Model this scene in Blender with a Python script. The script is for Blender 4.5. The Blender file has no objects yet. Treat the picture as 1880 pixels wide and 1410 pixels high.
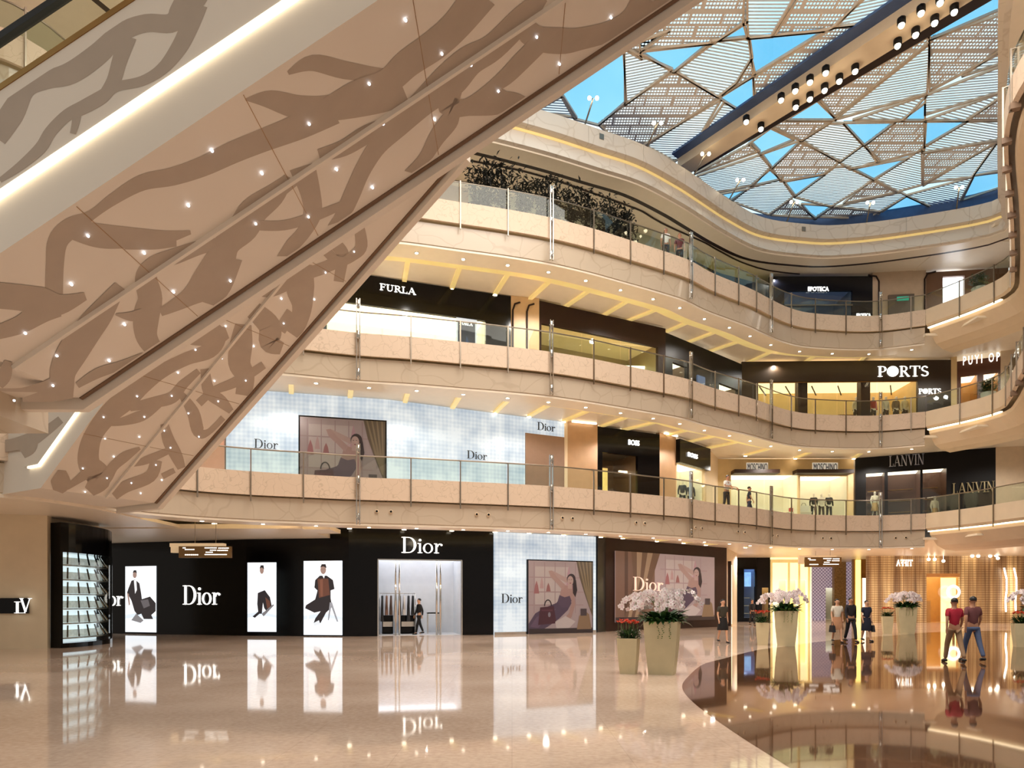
import bpy, math, random
from mathutils import Vector, Matrix
random.seed(7)
SC = bpy.context.scene
COL = SC.collection
F, CX, HY, CH = 1250.0, 940.0, 1103.0, 1.6      # focal length in px, centre column, horizon row, camera height
def lin(c):
    out = []
    for v in c[:3]:
        v /= 255.0
        out.append(v/12.92 if v <= 0.04045 else ((v+0.055)/1.055)**2.4)
    return tuple(out)+(1.0,)
# ---------------------------------------------------------------- camera, world, light, exposure
cd = bpy.data.cameras.new('camera'); cam = bpy.data.objects.new('camera', cd); COL.objects.link(cam)
cam.location = (0, 0, CH); cam.rotation_euler = (math.pi/2, 0, 0)
cd.sensor_width = 36.0; cd.sensor_fit = 'HORIZONTAL'; cd.lens = 36.0*F/1880.0
cd.shift_y = (HY-705.0)/1880.0; cd.clip_end = 500; cd.clip_start = 0.05
SC.camera = cam
vs = SC.view_settings
vs.view_transform = 'Standard'; vs.look = 'None'; vs.gamma = 1.0; vs.use_curve_mapping = False
vs.exposure = 0.0
w = bpy.data.worlds.new('world'); SC.world = w; w.use_nodes = True
nt = w.node_tree; nt.nodes.clear()
wo = nt.nodes.new('ShaderNodeOutputWorld'); bg = nt.nodes.new('ShaderNodeBackground')
tc = nt.nodes.new('ShaderNodeTexCoord'); sx = nt.nodes.new('ShaderNodeSeparateXYZ')
mr = nt.nodes.new('ShaderNodeMapRange'); mx = nt.nodes.new('ShaderNodeMix'); mx.data_type = 'RGBA'
ns = nt.nodes.new('ShaderNodeTexNoise'); ns.inputs['Scale'].default_value = 6; ns.inputs['Detail'].default_value = 4
cr = nt.nodes.new('ShaderNodeValToRGB')
cr.color_ramp.elements[0].position = .35; cr.color_ramp.elements[0].color = (0.64, 1.02, 1.14, 1)
cr.color_ramp.elements[1].position = .68; cr.color_ramp.elements[1].color = (1.15, 1.3, 1.35, 1)
nt.links.new(tc.outputs['Generated'], sx.inputs[0]); nt.links.new(tc.outputs['Generated'], ns.inputs['Vector'])
nt.links.new(ns.outputs['Fac'], cr.inputs[0])
nt.links.new(sx.outputs['Z'], mr.inputs['Value'])
mr.inputs['From Min'].default_value = 0.30; mr.inputs['From Max'].default_value = 0.42
nt.links.new(mr.outputs[0], mx.inputs['Factor'])
mx.inputs['A'].default_value = (0.48, 0.42, 0.36, 1)
nt.links.new(cr.outputs[0], mx.inputs['B'])
nt.links.new(mx.outputs['Result'], bg.inputs['Color']); bg.inputs['Strength'].default_value = 1.0
nt.links.new(bg.outputs[0], wo.inputs[0])
def area(name, loc, size, energy, color=(1, .83, .62), rot=(0, 0, 0), size_y=None, spread=None):
    ld = bpy.data.lights.new(name, 'AREA'); ld.energy = energy; ld.color = color
    ld.shape = 'RECTANGLE' if size_y else 'SQUARE'; ld.size = size
    if size_y: ld.size_y = size_y
    if spread: ld.spread = spread
    o = bpy.data.objects.new(name, ld); COL.objects.link(o); o.location = loc; o.rotation_euler = rot
    return o
WARM = (1, .94, .86)
area('hall_overhead_fill', (4, 13, 23.2), 16, 5200, WARM, size_y=18)  # large overhead fill added to brighten the hall, not a fitting
area('hall_front_fill', (6, 13, 21.5), 16, 1000, WARM, rot=(math.radians(48), 0, 0), size_y=6)  # added fill tilted at the far balconies, clear of the near escalators
def seg_light(i, x, y, z, e, s=.12):
    ld = bpy.data.lights.new('gallery_light', 'SPOT'); ld.energy = e*4; ld.color = WARM; ld.spot_size = math.radians(165); ld.spot_blend = .4; ld.shadow_soft_size = s
    o = bpy.data.objects.new('gallery_light', ld); COL.objects.link(o); o.location = (x, y, z-.15); return o
GL = [(-15, 23.5), (-9, 26.8), (-3.5, 28), (1.5, 30), (6.3, 32.2), (10.5, 35.6), (15.5, 40.2), (21.5, 40.2), (26.5, 35.5)]
for zc, e in ((4.8, 80), (10.1, 95), (15.6, 110), (20.7, 80)):
    for i, (x, y) in enumerate(GL): seg_light(i, x, y, zc, e)
for x, y in ((16, 47), (24, 46), (32, 44), (31, 33)): seg_light(0, x, y, 4.8, 200, .15)

# ---------------------------------------------------------------- materials
MT = {}
def mat(name, col=(200, 200, 200), rough=.5, metal=0, emit=None, es=1.0, noise=.05, nscale=3.0, spec=.5, coat=0):
    if name in MT: return MT[name]
    m = bpy.data.materials.new(name); m.use_nodes = True; t = m.node_tree
    b = t.nodes['Principled BSDF']
    c = lin(col); b.inputs['Base Color'].default_value = c
    b.inputs['Roughness'].default_value = rough; b.inputs['Metallic'].default_value = metal
    b.inputs['Specular IOR Level'].default_value = spec
    if coat: b.inputs['Coat Weight'].default_value = coat; b.inputs['Coat Roughness'].default_value = .04
    if emit is not None:
        b.inputs['Emission Color'].default_value = lin(emit); b.inputs['Emission Strength'].default_value = es
    if noise:
        g = t.nodes.new('ShaderNodeTexCoord'); n = t.nodes.new('ShaderNodeTexNoise'); n.inputs['Scale'].default_value = nscale
        n.inputs['Detail'].default_value = 3
        r = t.nodes.new('ShaderNodeValToRGB')
        r.color_ramp.elements[0].position = .3; r.color_ramp.elements[1].position = .7
        r.color_ramp.elements[0].color = tuple(v*(1-noise) for v in c[:3])+(1,)
        r.color_ramp.elements[1].color = tuple(min(1, v*(1+noise)) for v in c[:3])+(1,)
        t.links.new(g.outputs['Object'], n.inputs['Vector']); t.links.new(n.outputs['Fac'], r.inputs[0])
        t.links.new(r.outputs[0], b.inputs['Base Color'])
    MT[name] = m; return m
def nodes(m): return m.node_tree, m.node_tree.nodes['Principled BSDF']
def veined(name, col, line, scale, rough=.35, thr=.02, warp=.6, coat=0, stretch=(1, 1, 1)):
    m = mat(name, col, rough, noise=0, coat=coat); t, b = nodes(m)
    g = t.nodes.new('ShaderNodeTexCoord'); mp = t.nodes.new('ShaderNodeMapping'); mp.inputs['Scale'].default_value = stretch
    n = t.nodes.new('ShaderNodeTexNoise'); n.inputs['Scale'].default_value = scale*.8
    ad = t.nodes.new('ShaderNodeVectorMath'); ad.operation = 'MULTIPLY_ADD'
    ad.inputs[1].default_value = (warp, warp, warp)
    v = t.nodes.new('ShaderNodeTexVoronoi'); v.feature = 'DISTANCE_TO_EDGE'; v.inputs['Scale'].default_value = scale
    r = t.nodes.new('ShaderNodeValToRGB'); r.color_ramp.elements[0].color = lin(line); r.color_ramp.elements[1].color = lin(col)
    r.color_ramp.elements[0].position = thr*.3; r.color_ramp.elements[1].position = thr
    t.links.new(g.outputs['Object'], mp.inputs[0]); t.links.new(mp.outputs[0], n.inputs['Vector'])
    t.links.new(n.outputs['Color'], ad.inputs[0]); t.links.new(mp.outputs[0], ad.inputs[2])
    t.links.new(ad.outputs[0], v.inputs['Vector']); t.links.new(v.outputs['Distance'], r.inputs[0])
    t.links.new(r.outputs[0], b.inputs['Base Color'])
    return m
def stone(name, col, col2, rough, scale=14, bump=0.0):
    m = mat(name, col, rough, noise=0, spec=.42); t, b = nodes(m)
    g = t.nodes.new('ShaderNodeTexCoord')
    n = t.nodes.new('ShaderNodeTexNoise'); n.inputs['Scale'].default_value = scale; n.inputs['Detail'].default_value = 6
    n2 = t.nodes.new('ShaderNodeTexNoise'); n2.inputs['Scale'].default_value = .35; n2.inputs['Detail'].default_value = 3
    av = t.nodes.new('ShaderNodeMath'); av.operation = 'MULTIPLY_ADD'; av.inputs[1].default_value = .55
    r = t.nodes.new('ShaderNodeValToRGB'); r.color_ramp.elements[0].color = lin(col2); r.color_ramp.elements[1].color = lin(col)
    r.color_ramp.elements[0].position = .55; r.color_ramp.elements[1].position = .95
    bk = t.nodes.new('ShaderNodeTexBrick'); bk.inputs['Scale'].default_value = 1; bk.offset = 0
    bk.inputs['Brick Width'].default_value = 1.2; bk.inputs['Row Height'].default_value = 1.2; bk.inputs['Mortar Size'].default_value = .004
    bk.inputs['Color1'].default_value = bk.inputs['Color2'].default_value = (1, 1, 1, 1); bk.inputs['Mortar'].default_value = (.86, .86, .86, 1)
    mu = t.nodes.new('ShaderNodeMix'); mu.data_type = 'RGBA'; mu.blend_type = 'MULTIPLY'; mu.inputs['Factor'].default_value = 1
    t.links.new(g.outputs['Object'], n.inputs['Vector']); t.links.new(g.outputs['Object'], n2.inputs['Vector'])
    t.links.new(g.outputs['Object'], bk.inputs['Vector'])
    t.links.new(n.outputs['Fac'], av.inputs[0]); t.links.new(n2.outputs['Fac'], av.inputs[2]); t.links.new(av.outputs[0], r.inputs[0])
    t.links.new(r.outputs[0], mu.inputs['A']); t.links.new(bk.outputs['Color'], mu.inputs['B'])
    t.links.new(mu.outputs['Result'], b.inputs['Base Color'])
    return m
def glassy(name, tint=(225, 240, 232), refl=.12, trans=1.0):
    m = bpy.data.materials.new(name); m.use_nodes = True; t = m.node_tree; t.nodes.clear()
    o = t.nodes.new('ShaderNodeOutputMaterial'); a = t.nodes.new('ShaderNodeBsdfTransparent'); a.inputs[0].default_value = lin(tint)
    g = t.nodes.new('ShaderNodeBsdfGlossy'); g.inputs['Roughness'].default_value = .02
    fr = t.nodes.new('ShaderNodeLayerWeight'); fr.inputs[0].default_value = .5
    pw = t.nodes.new('ShaderNodeMath'); pw.operation = 'POWER'; pw.inputs[1].default_value = 5
    mu = t.nodes.new('ShaderNodeMath'); mu.operation = 'MULTIPLY_ADD'; mu.inputs[1].default_value = .7; mu.inputs[2].default_value = refl*.25
    mxx = t.nodes.new('ShaderNodeMixShader')
    t.links.new(fr.outputs['Facing'], pw.inputs[0]); t.links.new(pw.outputs[0], mu.inputs[0]); t.links.new(mu.outputs[0], mxx.inputs[0])
    t.links.new(a.outputs[0], mxx.inputs[1]); t.links.new(g.outputs[0], mxx.inputs[2]); t.links.new(mxx.outputs[0], o.inputs[0])
    MT[name] = m; return m
PANEL = veined('carved_limestone', (218, 194, 170), (202, 178, 153), 2.2, .5, .03, 1.0)
FASC = veined('polished_beige_marble', (200, 184, 163), (191, 174, 153), .8, .22, .03, 1.2)
RINGM = veined('pale_ring_marble', (218, 206, 192), (206, 192, 176), 1.0, .3, .04, 1.0)
CREAM = mat('cream_plaster', (226, 204, 174), .6, noise=.02)
CEILM = mat('cream_ceiling', (236, 222, 202), .35, noise=.02)
WALLM = mat('beige_wall', (208, 188, 162), .5)
STONEW = mat('light_stone_wall', (224, 204, 172), .45, noise=.04, nscale=1.5)
GOLD = mat('gold_cove', (226, 200, 134), .3, .3, emit=(255, 224, 146), es=.42, noise=.12, nscale=1.2)  # emission puts the cove light's glow into the gold itself
COVE = mat('warm_led_strip', (255, 240, 210), .4, emit=(255, 232, 190), es=3.2, noise=0)
LEDW = mat('bright_led_strip', (255, 250, 235), .4, emit=(255, 244, 214), es=2.6, noise=0)
LAMP = mat('lamp_lens', (255, 245, 230), .3, emit=(255, 240, 214), es=9, noise=0)
STAR = mat('star_lens', (255, 255, 255), .3, emit=(235, 242, 255), es=6, noise=0)
SPOTL = mat('spotlight_lens', (255, 245, 220), .3, emit=(255, 236, 200), es=16, noise=0)
CHROME = mat('polished_steel', (200, 196, 190), .16, 1, noise=.04)
STEEL = mat('brushed_steel', (150, 138, 124), .3, 1, noise=.08)
BRONZE = mat('bronze_metal', (150, 112, 66), .28, .9, noise=.1)
BLACKG = mat('black_gloss_panel', (6, 5, 7), .14, noise=.1, spec=.22)
BLACKM = mat('black_satin_panel', (14, 11, 12), .5, noise=.1, spec=.2)
DARKW = mat('dark_brown_frame', (44, 26, 20), .42, noise=.1, spec=.25)
RUBBER = mat('black_rubber', (10, 10, 12), .35, noise=.05)
ESC = mat('escalator_cladding', (222, 210, 196), .55, noise=.02, nscale=.8)
ESCP = mat('escalator_print', (172, 155, 139), .55, noise=.03)
WHITEL = mat('white_sign_light', (255, 255, 255), .4, emit=(255, 252, 244), es=2.2, noise=0)
GREYL = mat('pewter_letter', (150, 148, 150), .3, .6, emit=(150, 150, 160), es=.12, noise=.05)
BLACKL = mat('black_letter', (20, 26, 30), .4, noise=.05)
GLASS = glassy('rail_glass', (244, 249, 245), .14)
SHOPG = glassy('shop_glass', (248, 250, 246), .16)
BGLASS = glassy('blue_skylight_glass', (196, 232, 250), .1)
STRUCT = mat('skylight_bar', (214, 196, 174), .45, noise=.06)
SLAT = mat('louvre_slat', (222, 234, 242), .4, noise=.04)
NAVY = mat('dark_blue_curb', (66, 88, 128), .5, noise=.1)
SHOPW = mat('shop_interior_wall', (244, 236, 218), .6, noise=.03)
SHOPC = mat('lit_shop_ceiling', (250, 244, 228), .6, emit=(255, 244, 222), es=2.3, noise=0)
SHOPCW = mat('cool_lit_shop_ceiling', (250, 250, 250), .6, emit=(240, 246, 255), es=1.9, noise=0)
FLOORL = stone('polished_light_marble', (238, 212, 192), (204, 175, 154), .045)
FLOORB = stone('polished_brown_granite', (116, 80, 56), (62, 42, 28), .035, 22)
GALF = mat('gallery_marble_floor', (222, 206, 186), .2, noise=.05)
def perforated():
    m = bpy.data.materials.new('perforated_metal'); m.use_nodes = True; t = m.node_tree; b = t.nodes['Principled BSDF']
    b.inputs['Base Color'].default_value = lin((232, 220, 208)); b.inputs['Roughness'].default_value = .5
    g = t.nodes.new('ShaderNodeTexCoord'); s = t.nodes.new('ShaderNodeSeparateXYZ')
    t.links.new(g.outputs['Object'], s.inputs[0])
    ms = []
    for ax, f in (('X', 1/.13), ('Y', 1/.17)):
        a = t.nodes.new('ShaderNodeMath'); a.operation = 'MULTIPLY'; a.inputs[1].default_value = f
        c = t.nodes.new('ShaderNodeMath'); c.operation = 'FRACT'
        d = t.nodes.new('ShaderNodeMath'); d.operation = 'GREATER_THAN'; d.inputs[1].default_value = .26
        t.links.new(s.outputs[ax], a.inputs[0]); t.links.new(a.outputs[0], c.inputs[0]); t.links.new(c.outputs[0], d.inputs[0]); ms.append(d)
    n = t.nodes.new('ShaderNodeTexBrick'); n.inputs['Scale'].default_value = .4; n.offset = .3
    n.inputs['Color1'].default_value = n.inputs['Color2'].default_value = (1, 1, 1, 1); n.inputs['Mortar'].default_value = (0, 0, 0, 1)
    n.inputs['Mortar Size'].default_value = .02
    t.links.new(g.outputs['Object'], n.inputs['Vector'])
    p = t.nodes.new('ShaderNodeMath'); p.operation = 'MULTIPLY'; t.links.new(ms[0].outputs[0], p.inputs[0]); t.links.new(ms[1].outputs[0], p.inputs[1])
    q = t.nodes.new('ShaderNodeMath'); q.operation = 'MULTIPLY'; t.links.new(p.outputs[0], q.inputs[0]); t.links.new(n.outputs['Color'], q.inputs[1])
    tr = t.nodes.new('ShaderNodeBsdfTransparent'); mxx = t.nodes.new('ShaderNodeMixShader')
    o = t.nodes['Material Output']
    t.links.new(q.outputs[0], mxx.inputs[0]); t.links.new(b.outputs[0], mxx.inputs[1]); t.links.new(tr.outputs[0], mxx.inputs[2])
    t.links.new(mxx.outputs[0], o.inputs[0]); return m
PERF = perforated()
def ledwall():
    m = bpy.data.materials.new('woven_lit_screen'); m.use_nodes = True; t = m.node_tree; b = t.nodes['Principled BSDF']
    b.inputs['Base Color'].default_value = lin((110, 120, 126)); b.inputs['Roughness'].default_value = .4
    g = t.nodes.new('ShaderNodeTexCoord'); s = t.nodes.new('ShaderNodeSeparateXYZ'); t.links.new(g.outputs['Object'], s.inputs[0])
    def wav(ax, f, amp):
        a = t.nodes.new('ShaderNodeMath'); a.operation = 'MULTIPLY'; a.inputs[1].default_value = f*2*math.pi
        c = t.nodes.new('ShaderNodeMath'); c.operation = 'SINE'; d = t.nodes.new('ShaderNodeMath'); d.operation = 'MULTIPLY'; d.inputs[1].default_value = amp
        t.links.new(s.outputs[ax], a.inputs[0]); t.links.new(a.outputs[0], c.inputs[0]); t.links.new(c.outputs[0], d.inputs[0]); return d
    parts = [wav('X', 5.5, .03), wav('Z', 5.5, .03), wav('X', .42, .05), wav('Z', .42, .05), wav('X', 1.3, .02), wav('Z', 1.1, .02)]
    v = t.nodes.new('ShaderNodeTexNoise'); v.inputs['Scale'].default_value = 1.3; v.inputs['Detail'].default_value = 5; t.links.new(g.outputs['Object'], v.inputs['Vector'])
    vm = t.nodes.new('ShaderNodeMath'); vm.operation = 'MULTIPLY'; vm.inputs[1].default_value = .62; t.links.new(v.outputs['Fac'], vm.inputs[0])
    acc = vm
    for p in parts:
        a = t.nodes.new('ShaderNodeMath'); a.operation = 'ADD'; t.links.new(acc.outputs[0], a.inputs[0]); t.links.new(p.outputs[0], a.inputs[1]); acc = a
    r = t.nodes.new('ShaderNodeValToRGB'); r.color_ramp.elements[0].position = .05; r.color_ramp.elements[0].color = lin((140, 170, 200))
    r.color_ramp.elements[1].position = .42; r.color_ramp.elements[1].color = lin((246, 252, 255))
    t.links.new(acc.outputs[0], r.inputs[0]); t.links.new(r.outputs[0], b.inputs['Emission Color']); b.inputs['Emission Strength'].default_value = .74
    return m
LEDWALL = ledwall()
def drapery():
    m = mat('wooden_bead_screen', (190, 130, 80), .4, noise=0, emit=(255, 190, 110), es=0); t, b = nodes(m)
    g = t.nodes.new('ShaderNodeTexCoord'); mp = t.nodes.new('ShaderNodeMapping'); mp.inputs['Scale'].default_value = (2.0, 1, .1)
    n = t.nodes.new('ShaderNodeTexNoise'); n.inputs['Scale'].default_value = 1.0; n.inputs['Detail'].default_value = 5
    bk = t.nodes.new('ShaderNodeTexBrick'); bk.offset = 0; bk.inputs['Scale'].default_value = 1
    bk.inputs['Brick Width'].default_value = .3; bk.inputs['Row Height'].default_value = .17; bk.inputs['Mortar Size'].default_value = .018
    bk.inputs['Color1'].default_value = bk.inputs['Color2'].default_value = (1, 1, 1, 1); bk.inputs['Mortar'].default_value = (.45, .3, .2, 1)
    sw = t.nodes.new('ShaderNodeMapping'); sw.inputs['Rotation'].default_value = (math.pi/2, 0, 0)
    r = t.nodes.new('ShaderNodeValToRGB')
    e = r.color_ramp.elements; e[0].position = .36; e[0].color = lin((128, 100, 70)); e[1].position = .66; e[1].color = lin((220, 192, 140))
    x = e.new(.5); x.color = lin((174, 142, 100))
    mu = t.nodes.new('ShaderNodeMix'); mu.data_type = 'RGBA'; mu.blend_type = 'MULTIPLY'; mu.inputs['Factor'].default_value = 1
    t.links.new(g.outputs['Object'], mp.inputs[0]); t.links.new(mp.outputs[0], n.inputs['Vector']); t.links.new(n.outputs['Fac'], r.inputs[0])
    t.links.new(g.outputs['Object'], sw.inputs[0]); t.links.new(sw.outputs[0], bk.inputs['Vector'])
    t.links.new(r.outputs[0], mu.inputs['A']); t.links.new(bk.outputs['Color'], mu.inputs['B'])
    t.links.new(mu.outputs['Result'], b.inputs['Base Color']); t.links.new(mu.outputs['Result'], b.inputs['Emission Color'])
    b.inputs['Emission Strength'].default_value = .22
    return m
DRAPE = drapery()

# ---------------------------------------------------------------- object helpers
WM = {}
def tag(o, label=None, cat=None, group=None, kind=None):
    if label: o['label'] = label
    if cat: o['category'] = cat
    if group: o['group'] = group
    if kind: o['kind'] = kind
    return o
def empty(name, loc, rz=0, label=None, cat=None, group=None):
    o = bpy.data.objects.new(name, None); COL.objects.link(o); o.location = loc; o.rotation_euler = (0, 0, rz)
    o.empty_display_size = .2
    WM[o.name] = Matrix.Translation(Vector(loc)) @ Matrix.Rotation(rz, 4, 'Z')
    return tag(o, label, cat, group)
class M:
    """collects geometry in world coordinates; build() makes ONE mesh object, local to its parent"""
    def __init__(s): s.v = []; s.f = []; s.mi = []; s.m = 0; s.smooth = []
    def add(s, verts, faces, sm=False):
        k = len(s.v); s.v += [tuple(p) for p in verts]
        for f in faces: s.f.append([i+k for i in f]); s.mi.append(s.m); s.smooth.append(sm)
    def box(s, a, b):
        x0, y0, z0 = a; x1, y1, z1 = b
        s.add([(x0, y0, z0), (x1, y0, z0), (x1, y1, z0), (x0, y1, z0), (x0, y0, z1), (x1, y0, z1), (x1, y1, z1), (x0, y1, z1)],
              [(0, 3, 2, 1), (4, 5, 6, 7), (0, 1, 5, 4), (1, 2, 6, 5), (2, 3, 7, 6), (3, 0, 4, 7)])
    def hexa(s, p):  # 8 points: 4 bottom, 4 top
        s.add(p, [(0, 3, 2, 1), (4, 5, 6, 7), (0, 1, 5, 4), (1, 2, 6, 5), (2, 3, 7, 6), (3, 0, 4, 7)])
    def extr(s, poly, vec):
        n = len(poly); vec = Vector(vec); q = [Vector(p) for p in poly]
        s.add(q+[p+vec for p in q], [list(range(n))[::-1], list(range(n, 2*n))]+[(i, (i+1) % n, n+(i+1) % n, n+i) for i in range(n)])
    def bar(s, a, b, wd, hg=None, up=(0, 0, 1)):
        a = Vector(a); b = Vector(b); d = (b-a)
        if d.length < 1e-6: return
        d.normalize(); u = Vector(up); r = d.cross(u)
        if r.length < 1e-4: r = d.cross(Vector((0, 1, 0)))
        r.normalize(); u = r.cross(d); hg = hg or wd; r *= wd/2; u *= hg/2
        s.hexa([a-r-u, a+r-u, b+r-u, b-r-u, a-r+u, a+r+u, b+r+u, b-r+u])
    def tube(s, pts, r, n=8, sm=True):
        pts = [Vector(p) for p in pts]; rs = r if isinstance(r, (list, tuple)) else [r]*len(pts)
        rings = []; prev = None
        for i, p in enumerate(pts):
            d = (pts[min(i+1, len(pts)-1)]-pts[max(i-1, 0)]).normalized()
            a = prev if prev is not None else (Vector((0, 0, 1)) if abs(d.z) < .9 else Vector((1, 0, 0)))
            x = d.cross(a).cross(d)
            if x.length < 1e-5: x = d.orthogonal()
            x.normalize(); y = d.cross(x); prev = x
            rings.append([p+x*math.cos(2*math.pi*k/n)*rs[i]+y*math.sin(2*math.pi*k/n)*rs[i] for k in range(n)])
        v = [q for g in rings for q in g]; f = []
        for i in range(len(pts)-1):
            for k in range(n): f.append((i*n+k, i*n+(k+1) % n, (i+1)*n+(k+1) % n, (i+1)*n+k))
        f.append(list(range(n))[::-1]); f.append([(len(pts)-1)*n+k for k in range(n)])
        s.add(v, f, sm)
    def lathe(s, c, prof, n=16):   # prof: (r, z)
        c = Vector(c); v = []; f = []
        for r, z in prof:
            for k in range(n): v.append(c+Vector((r*math.cos(2*math.pi*k/n), r*math.sin(2*math.pi*k/n), z)))
        for i in range(len(prof)-1):
            for k in range(n): f.append((i*n+k, i*n+(k+1) % n, (i+1)*n+(k+1) % n, (i+1)*n+k))
        f.append(list(range(n))[::-1]); f.append([(len(prof)-1)*n+k for k in range(n)])
        s.add(v, f, True)
    def ball(s, c, r, n=10, m=6, sc=(1, 1, 1)):
        s.lathe(c, [(1e-4, -r*sc[2])]+[(r*math.sin(math.pi*i/m), -r*sc[2]*math.cos(math.pi*i/m)) for i in range(1, m)]+[(1e-4, r*sc[2])], n)
    def build(s, name, mats, parent=None, label=None, cat=None, group=None, kind=None, org=None):
        if not isinstance(mats, (list, tuple)): mats = [mats]
        me = bpy.data.meshes.new(name)
        if parent is not None: inv = WM[parent.name].inverted(); W = WM[parent.name]
        else:
            if org is None and s.v and kind != 'structure':
                org = (sum(p[0] for p in s.v)/len(s.v), sum(p[1] for p in s.v)/len(s.v), min(p[2] for p in s.v))
            W = Matrix.Translation(Vector(org or (0, 0, 0))); inv = W.inverted()
        me.from_pydata([inv @ Vector(p) for p in s.v], [], s.f)
        for m_ in mats: me.materials.append(m_)
        me.polygons.foreach_set('material_index', s.mi); me.polygons.foreach_set('use_smooth', s.smooth)
        me.validate(); me.update()
        o = bpy.data.objects.new(name, me); COL.objects.link(o)
        if parent is not None: o.parent = parent; WM[o.name] = W
        else: o.location = W.translation; WM[o.name] = W
        return tag(o, label, cat, group, kind)
def P(px, py, Y): return Vector(((px-CX)*Y/F, Y, CH+(HY-py)*Y/F))

# ---------------------------------------------------------------- curves in plan
class Curve:
    def __init__(s, pts, step=12):
        q = [Vector((p[0], p[1])) for p in pts]; s.p = []
        for i in range(len(q)-1):
            a = q[i-1] if i else q[0]*2-q[1]; b = q[i]; c = q[i+1]; d = q[i+2] if i+2 < len(q) else q[-1]*2-q[-2]
            for k in range(step):
                t = k/step; s.p.append(.5*((2*b)+(c-a)*t+(2*a-5*b+4*c-d)*t*t+(3*b-a-3*c+d)*t**3))
        s.p.append(q[-1]); s.s = [0]
        for i in range(1, len(s.p)): s.s.append(s.s[-1]+(s.p[i]-s.p[i-1]).length)
        s.L = s.s[-1]
    def at(s, t):
        t = max(0, min(s.L, t)); i = 0
        lo, hi = 0, len(s.s)-1
        while hi-lo > 1:
            m = (lo+hi)//2
            if s.s[m] <= t: lo = m
            else: hi = m
        k = (t-s.s[lo])/max(1e-9, s.s[hi]-s.s[lo]); p = s.p[lo].lerp(s.p[hi], k)
        a = s.p[max(0, lo-1)]; b = s.p[min(len(s.p)-1, hi+1)]; d = (b-a).normalized()
        return p, d, Vector((d.y, -d.x))
    def off(s, t, o, z): p, d, n = s.at(t); return Vector((p.x+n.x*o, p.y+n.y*o, z))
    def spx(s, px, lo=0, hi=None):
        hi = s.L if hi is None else hi; pv = None; n = 900
        for i in range(n+1):
            t = lo+(hi-lo)*i/n; p = s.at(t)[0]; v = p.x/p.y*F+CX-px
            if pv is not None and (v >= 0) != (pv >= 0): return t
            pv = v
        return lo if abs(px) < 0 else hi
    def sweep(s, M_, prof, t0, t1, st=.7, sm=False):
        n = max(1, int(math.ceil((t1-t0)/st))); k = len(prof); v = []; f = []
        for i in range(n+1):
            t = t0+(t1-t0)*i/n
            for o, z in prof: v.append(s.off(t, o, z))
        for i in range(n):
            for j in range(k): f.append((i*k+j, i*k+(j+1) % k, (i+1)*k+(j+1) % k, (i+1)*k+j))
        f.append(list(range(k))); f.append([n*k+j for j in range(k)][::-1])
        M_.add(v, f, sm)
def rect(o0, o1, z0, z1): return [(o0, z0), (o1, z0), (o1, z1), (o0, z1)]
C = Curve([(-24, 16.5), (-18, 17.3), (-14, 18.6), (-12.9, 20.6), (-12.3, 22.4), (-11.06, 23.8), (-9.48, 24.7), (-7.75, 25.3), (-5.9, 25.9), (-3.93, 26.3), (-2.06, 26.8),
           (-.2, 27.3), (1.62, 27.9), (3.4, 28.7), (5.07, 29.6), (6.71, 30.5), (8.2, 31.4), (9.6, 32.6), (12.07, 34.3), (13.3, 35.3), (14.9, 36.5), (16.6, 37.2), (19.9, 37.5), (22.3, 36.7)])
R2 = Curve([(22.3, 36.7), (23.3, 34.2), (23.9, 31.5), (25.5, 27.5), (29, 24)])
R3 = Curve([(22.3, 36.7), (23.3, 34.9), (23.7, 33.2), (22.9, 31.4), (20.3, 26.7), (19.6, 23.5), (20.4, 19)])
R4 = Curve([(22.3, 36.7), (23.4, 34.4), (23.7, 32.6), (22.3, 30.4), (19, 26), (15.9, 22), (14.7, 19.6), (14.4, 16.8), (15.4, 13.5)])
RTP = [(-24, 15.6), (-18, 16.6), (-13.5, 18.5), (-11.5, 22), (-9, 24.6), (-5, 26.4), (-2, 27.4), (1.4, 28.7), (3.8, 29.8), (5.9, 30.8), (8.1, 32.4), (9.4, 33.5), (11.4, 35.2), (13.6, 36.7), (16.1, 37.3), (18, 37.4), (21.1, 36.7), (24.9, 35.1)]
RTRP = [(24.9, 35.1), (23.9, 33.5), (21.6, 30.3), (18.7, 26.2), (15.9, 22.2), (14.6, 19.6), (14.3, 16.8), (15.2, 13.5)]
RT = Curve(RTP); RTR = Curve(RTRP)
LEV = {2: 6.3, 3: 11.8, 4: 17.3}
class Frame:
    """vertical plane between two plan points: u along it, d into the building, z up"""
    def __init__(s, a, b):
        s.a = Vector((a[0], a[1], 0)); b = Vector((b[0], b[1], 0)); s.L = (b-s.a).length; s.x = (b-s.a).normalized(); s.y = Vector((-s.x.y, s.x.x, 0))
        s.rz = math.atan2(s.x.y, s.x.x)
    def pt(s, u, d, z): p = s.a+s.x*u+s.y*d; return Vector((p.x, p.y, z))
    def box(s, M_, u0, u1, d0, d1, z0, z1):
        M_.hexa([s.pt(u0, d0, z0), s.pt(u1, d0, z0), s.pt(u1, d1, z0), s.pt(u0, d1, z0), s.pt(u0, d0, z1), s.pt(u1, d0, z1), s.pt(u1, d1, z1), s.pt(u0, d1, z1)])
    def px(s, px, py, d=0):
        r = Vector(((px-CX)/F, 1, (HY-py)/F)); o = s.a+s.y*d; t = (o.dot(s.y))/(Vector((r.x, r.y, 0)).dot(s.y))
        p = r*t; q = p-Vector((s.a.x, s.a.y, 0)); return q.x*s.x.x+q.y*s.x.y, CH+p.z
    def extr(s, M_, poly, d0, d1):   # poly of (u, z)
        M_.extr([s.pt(u, d0, z) for u, z in poly], s.y*(d1-d0))
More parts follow.
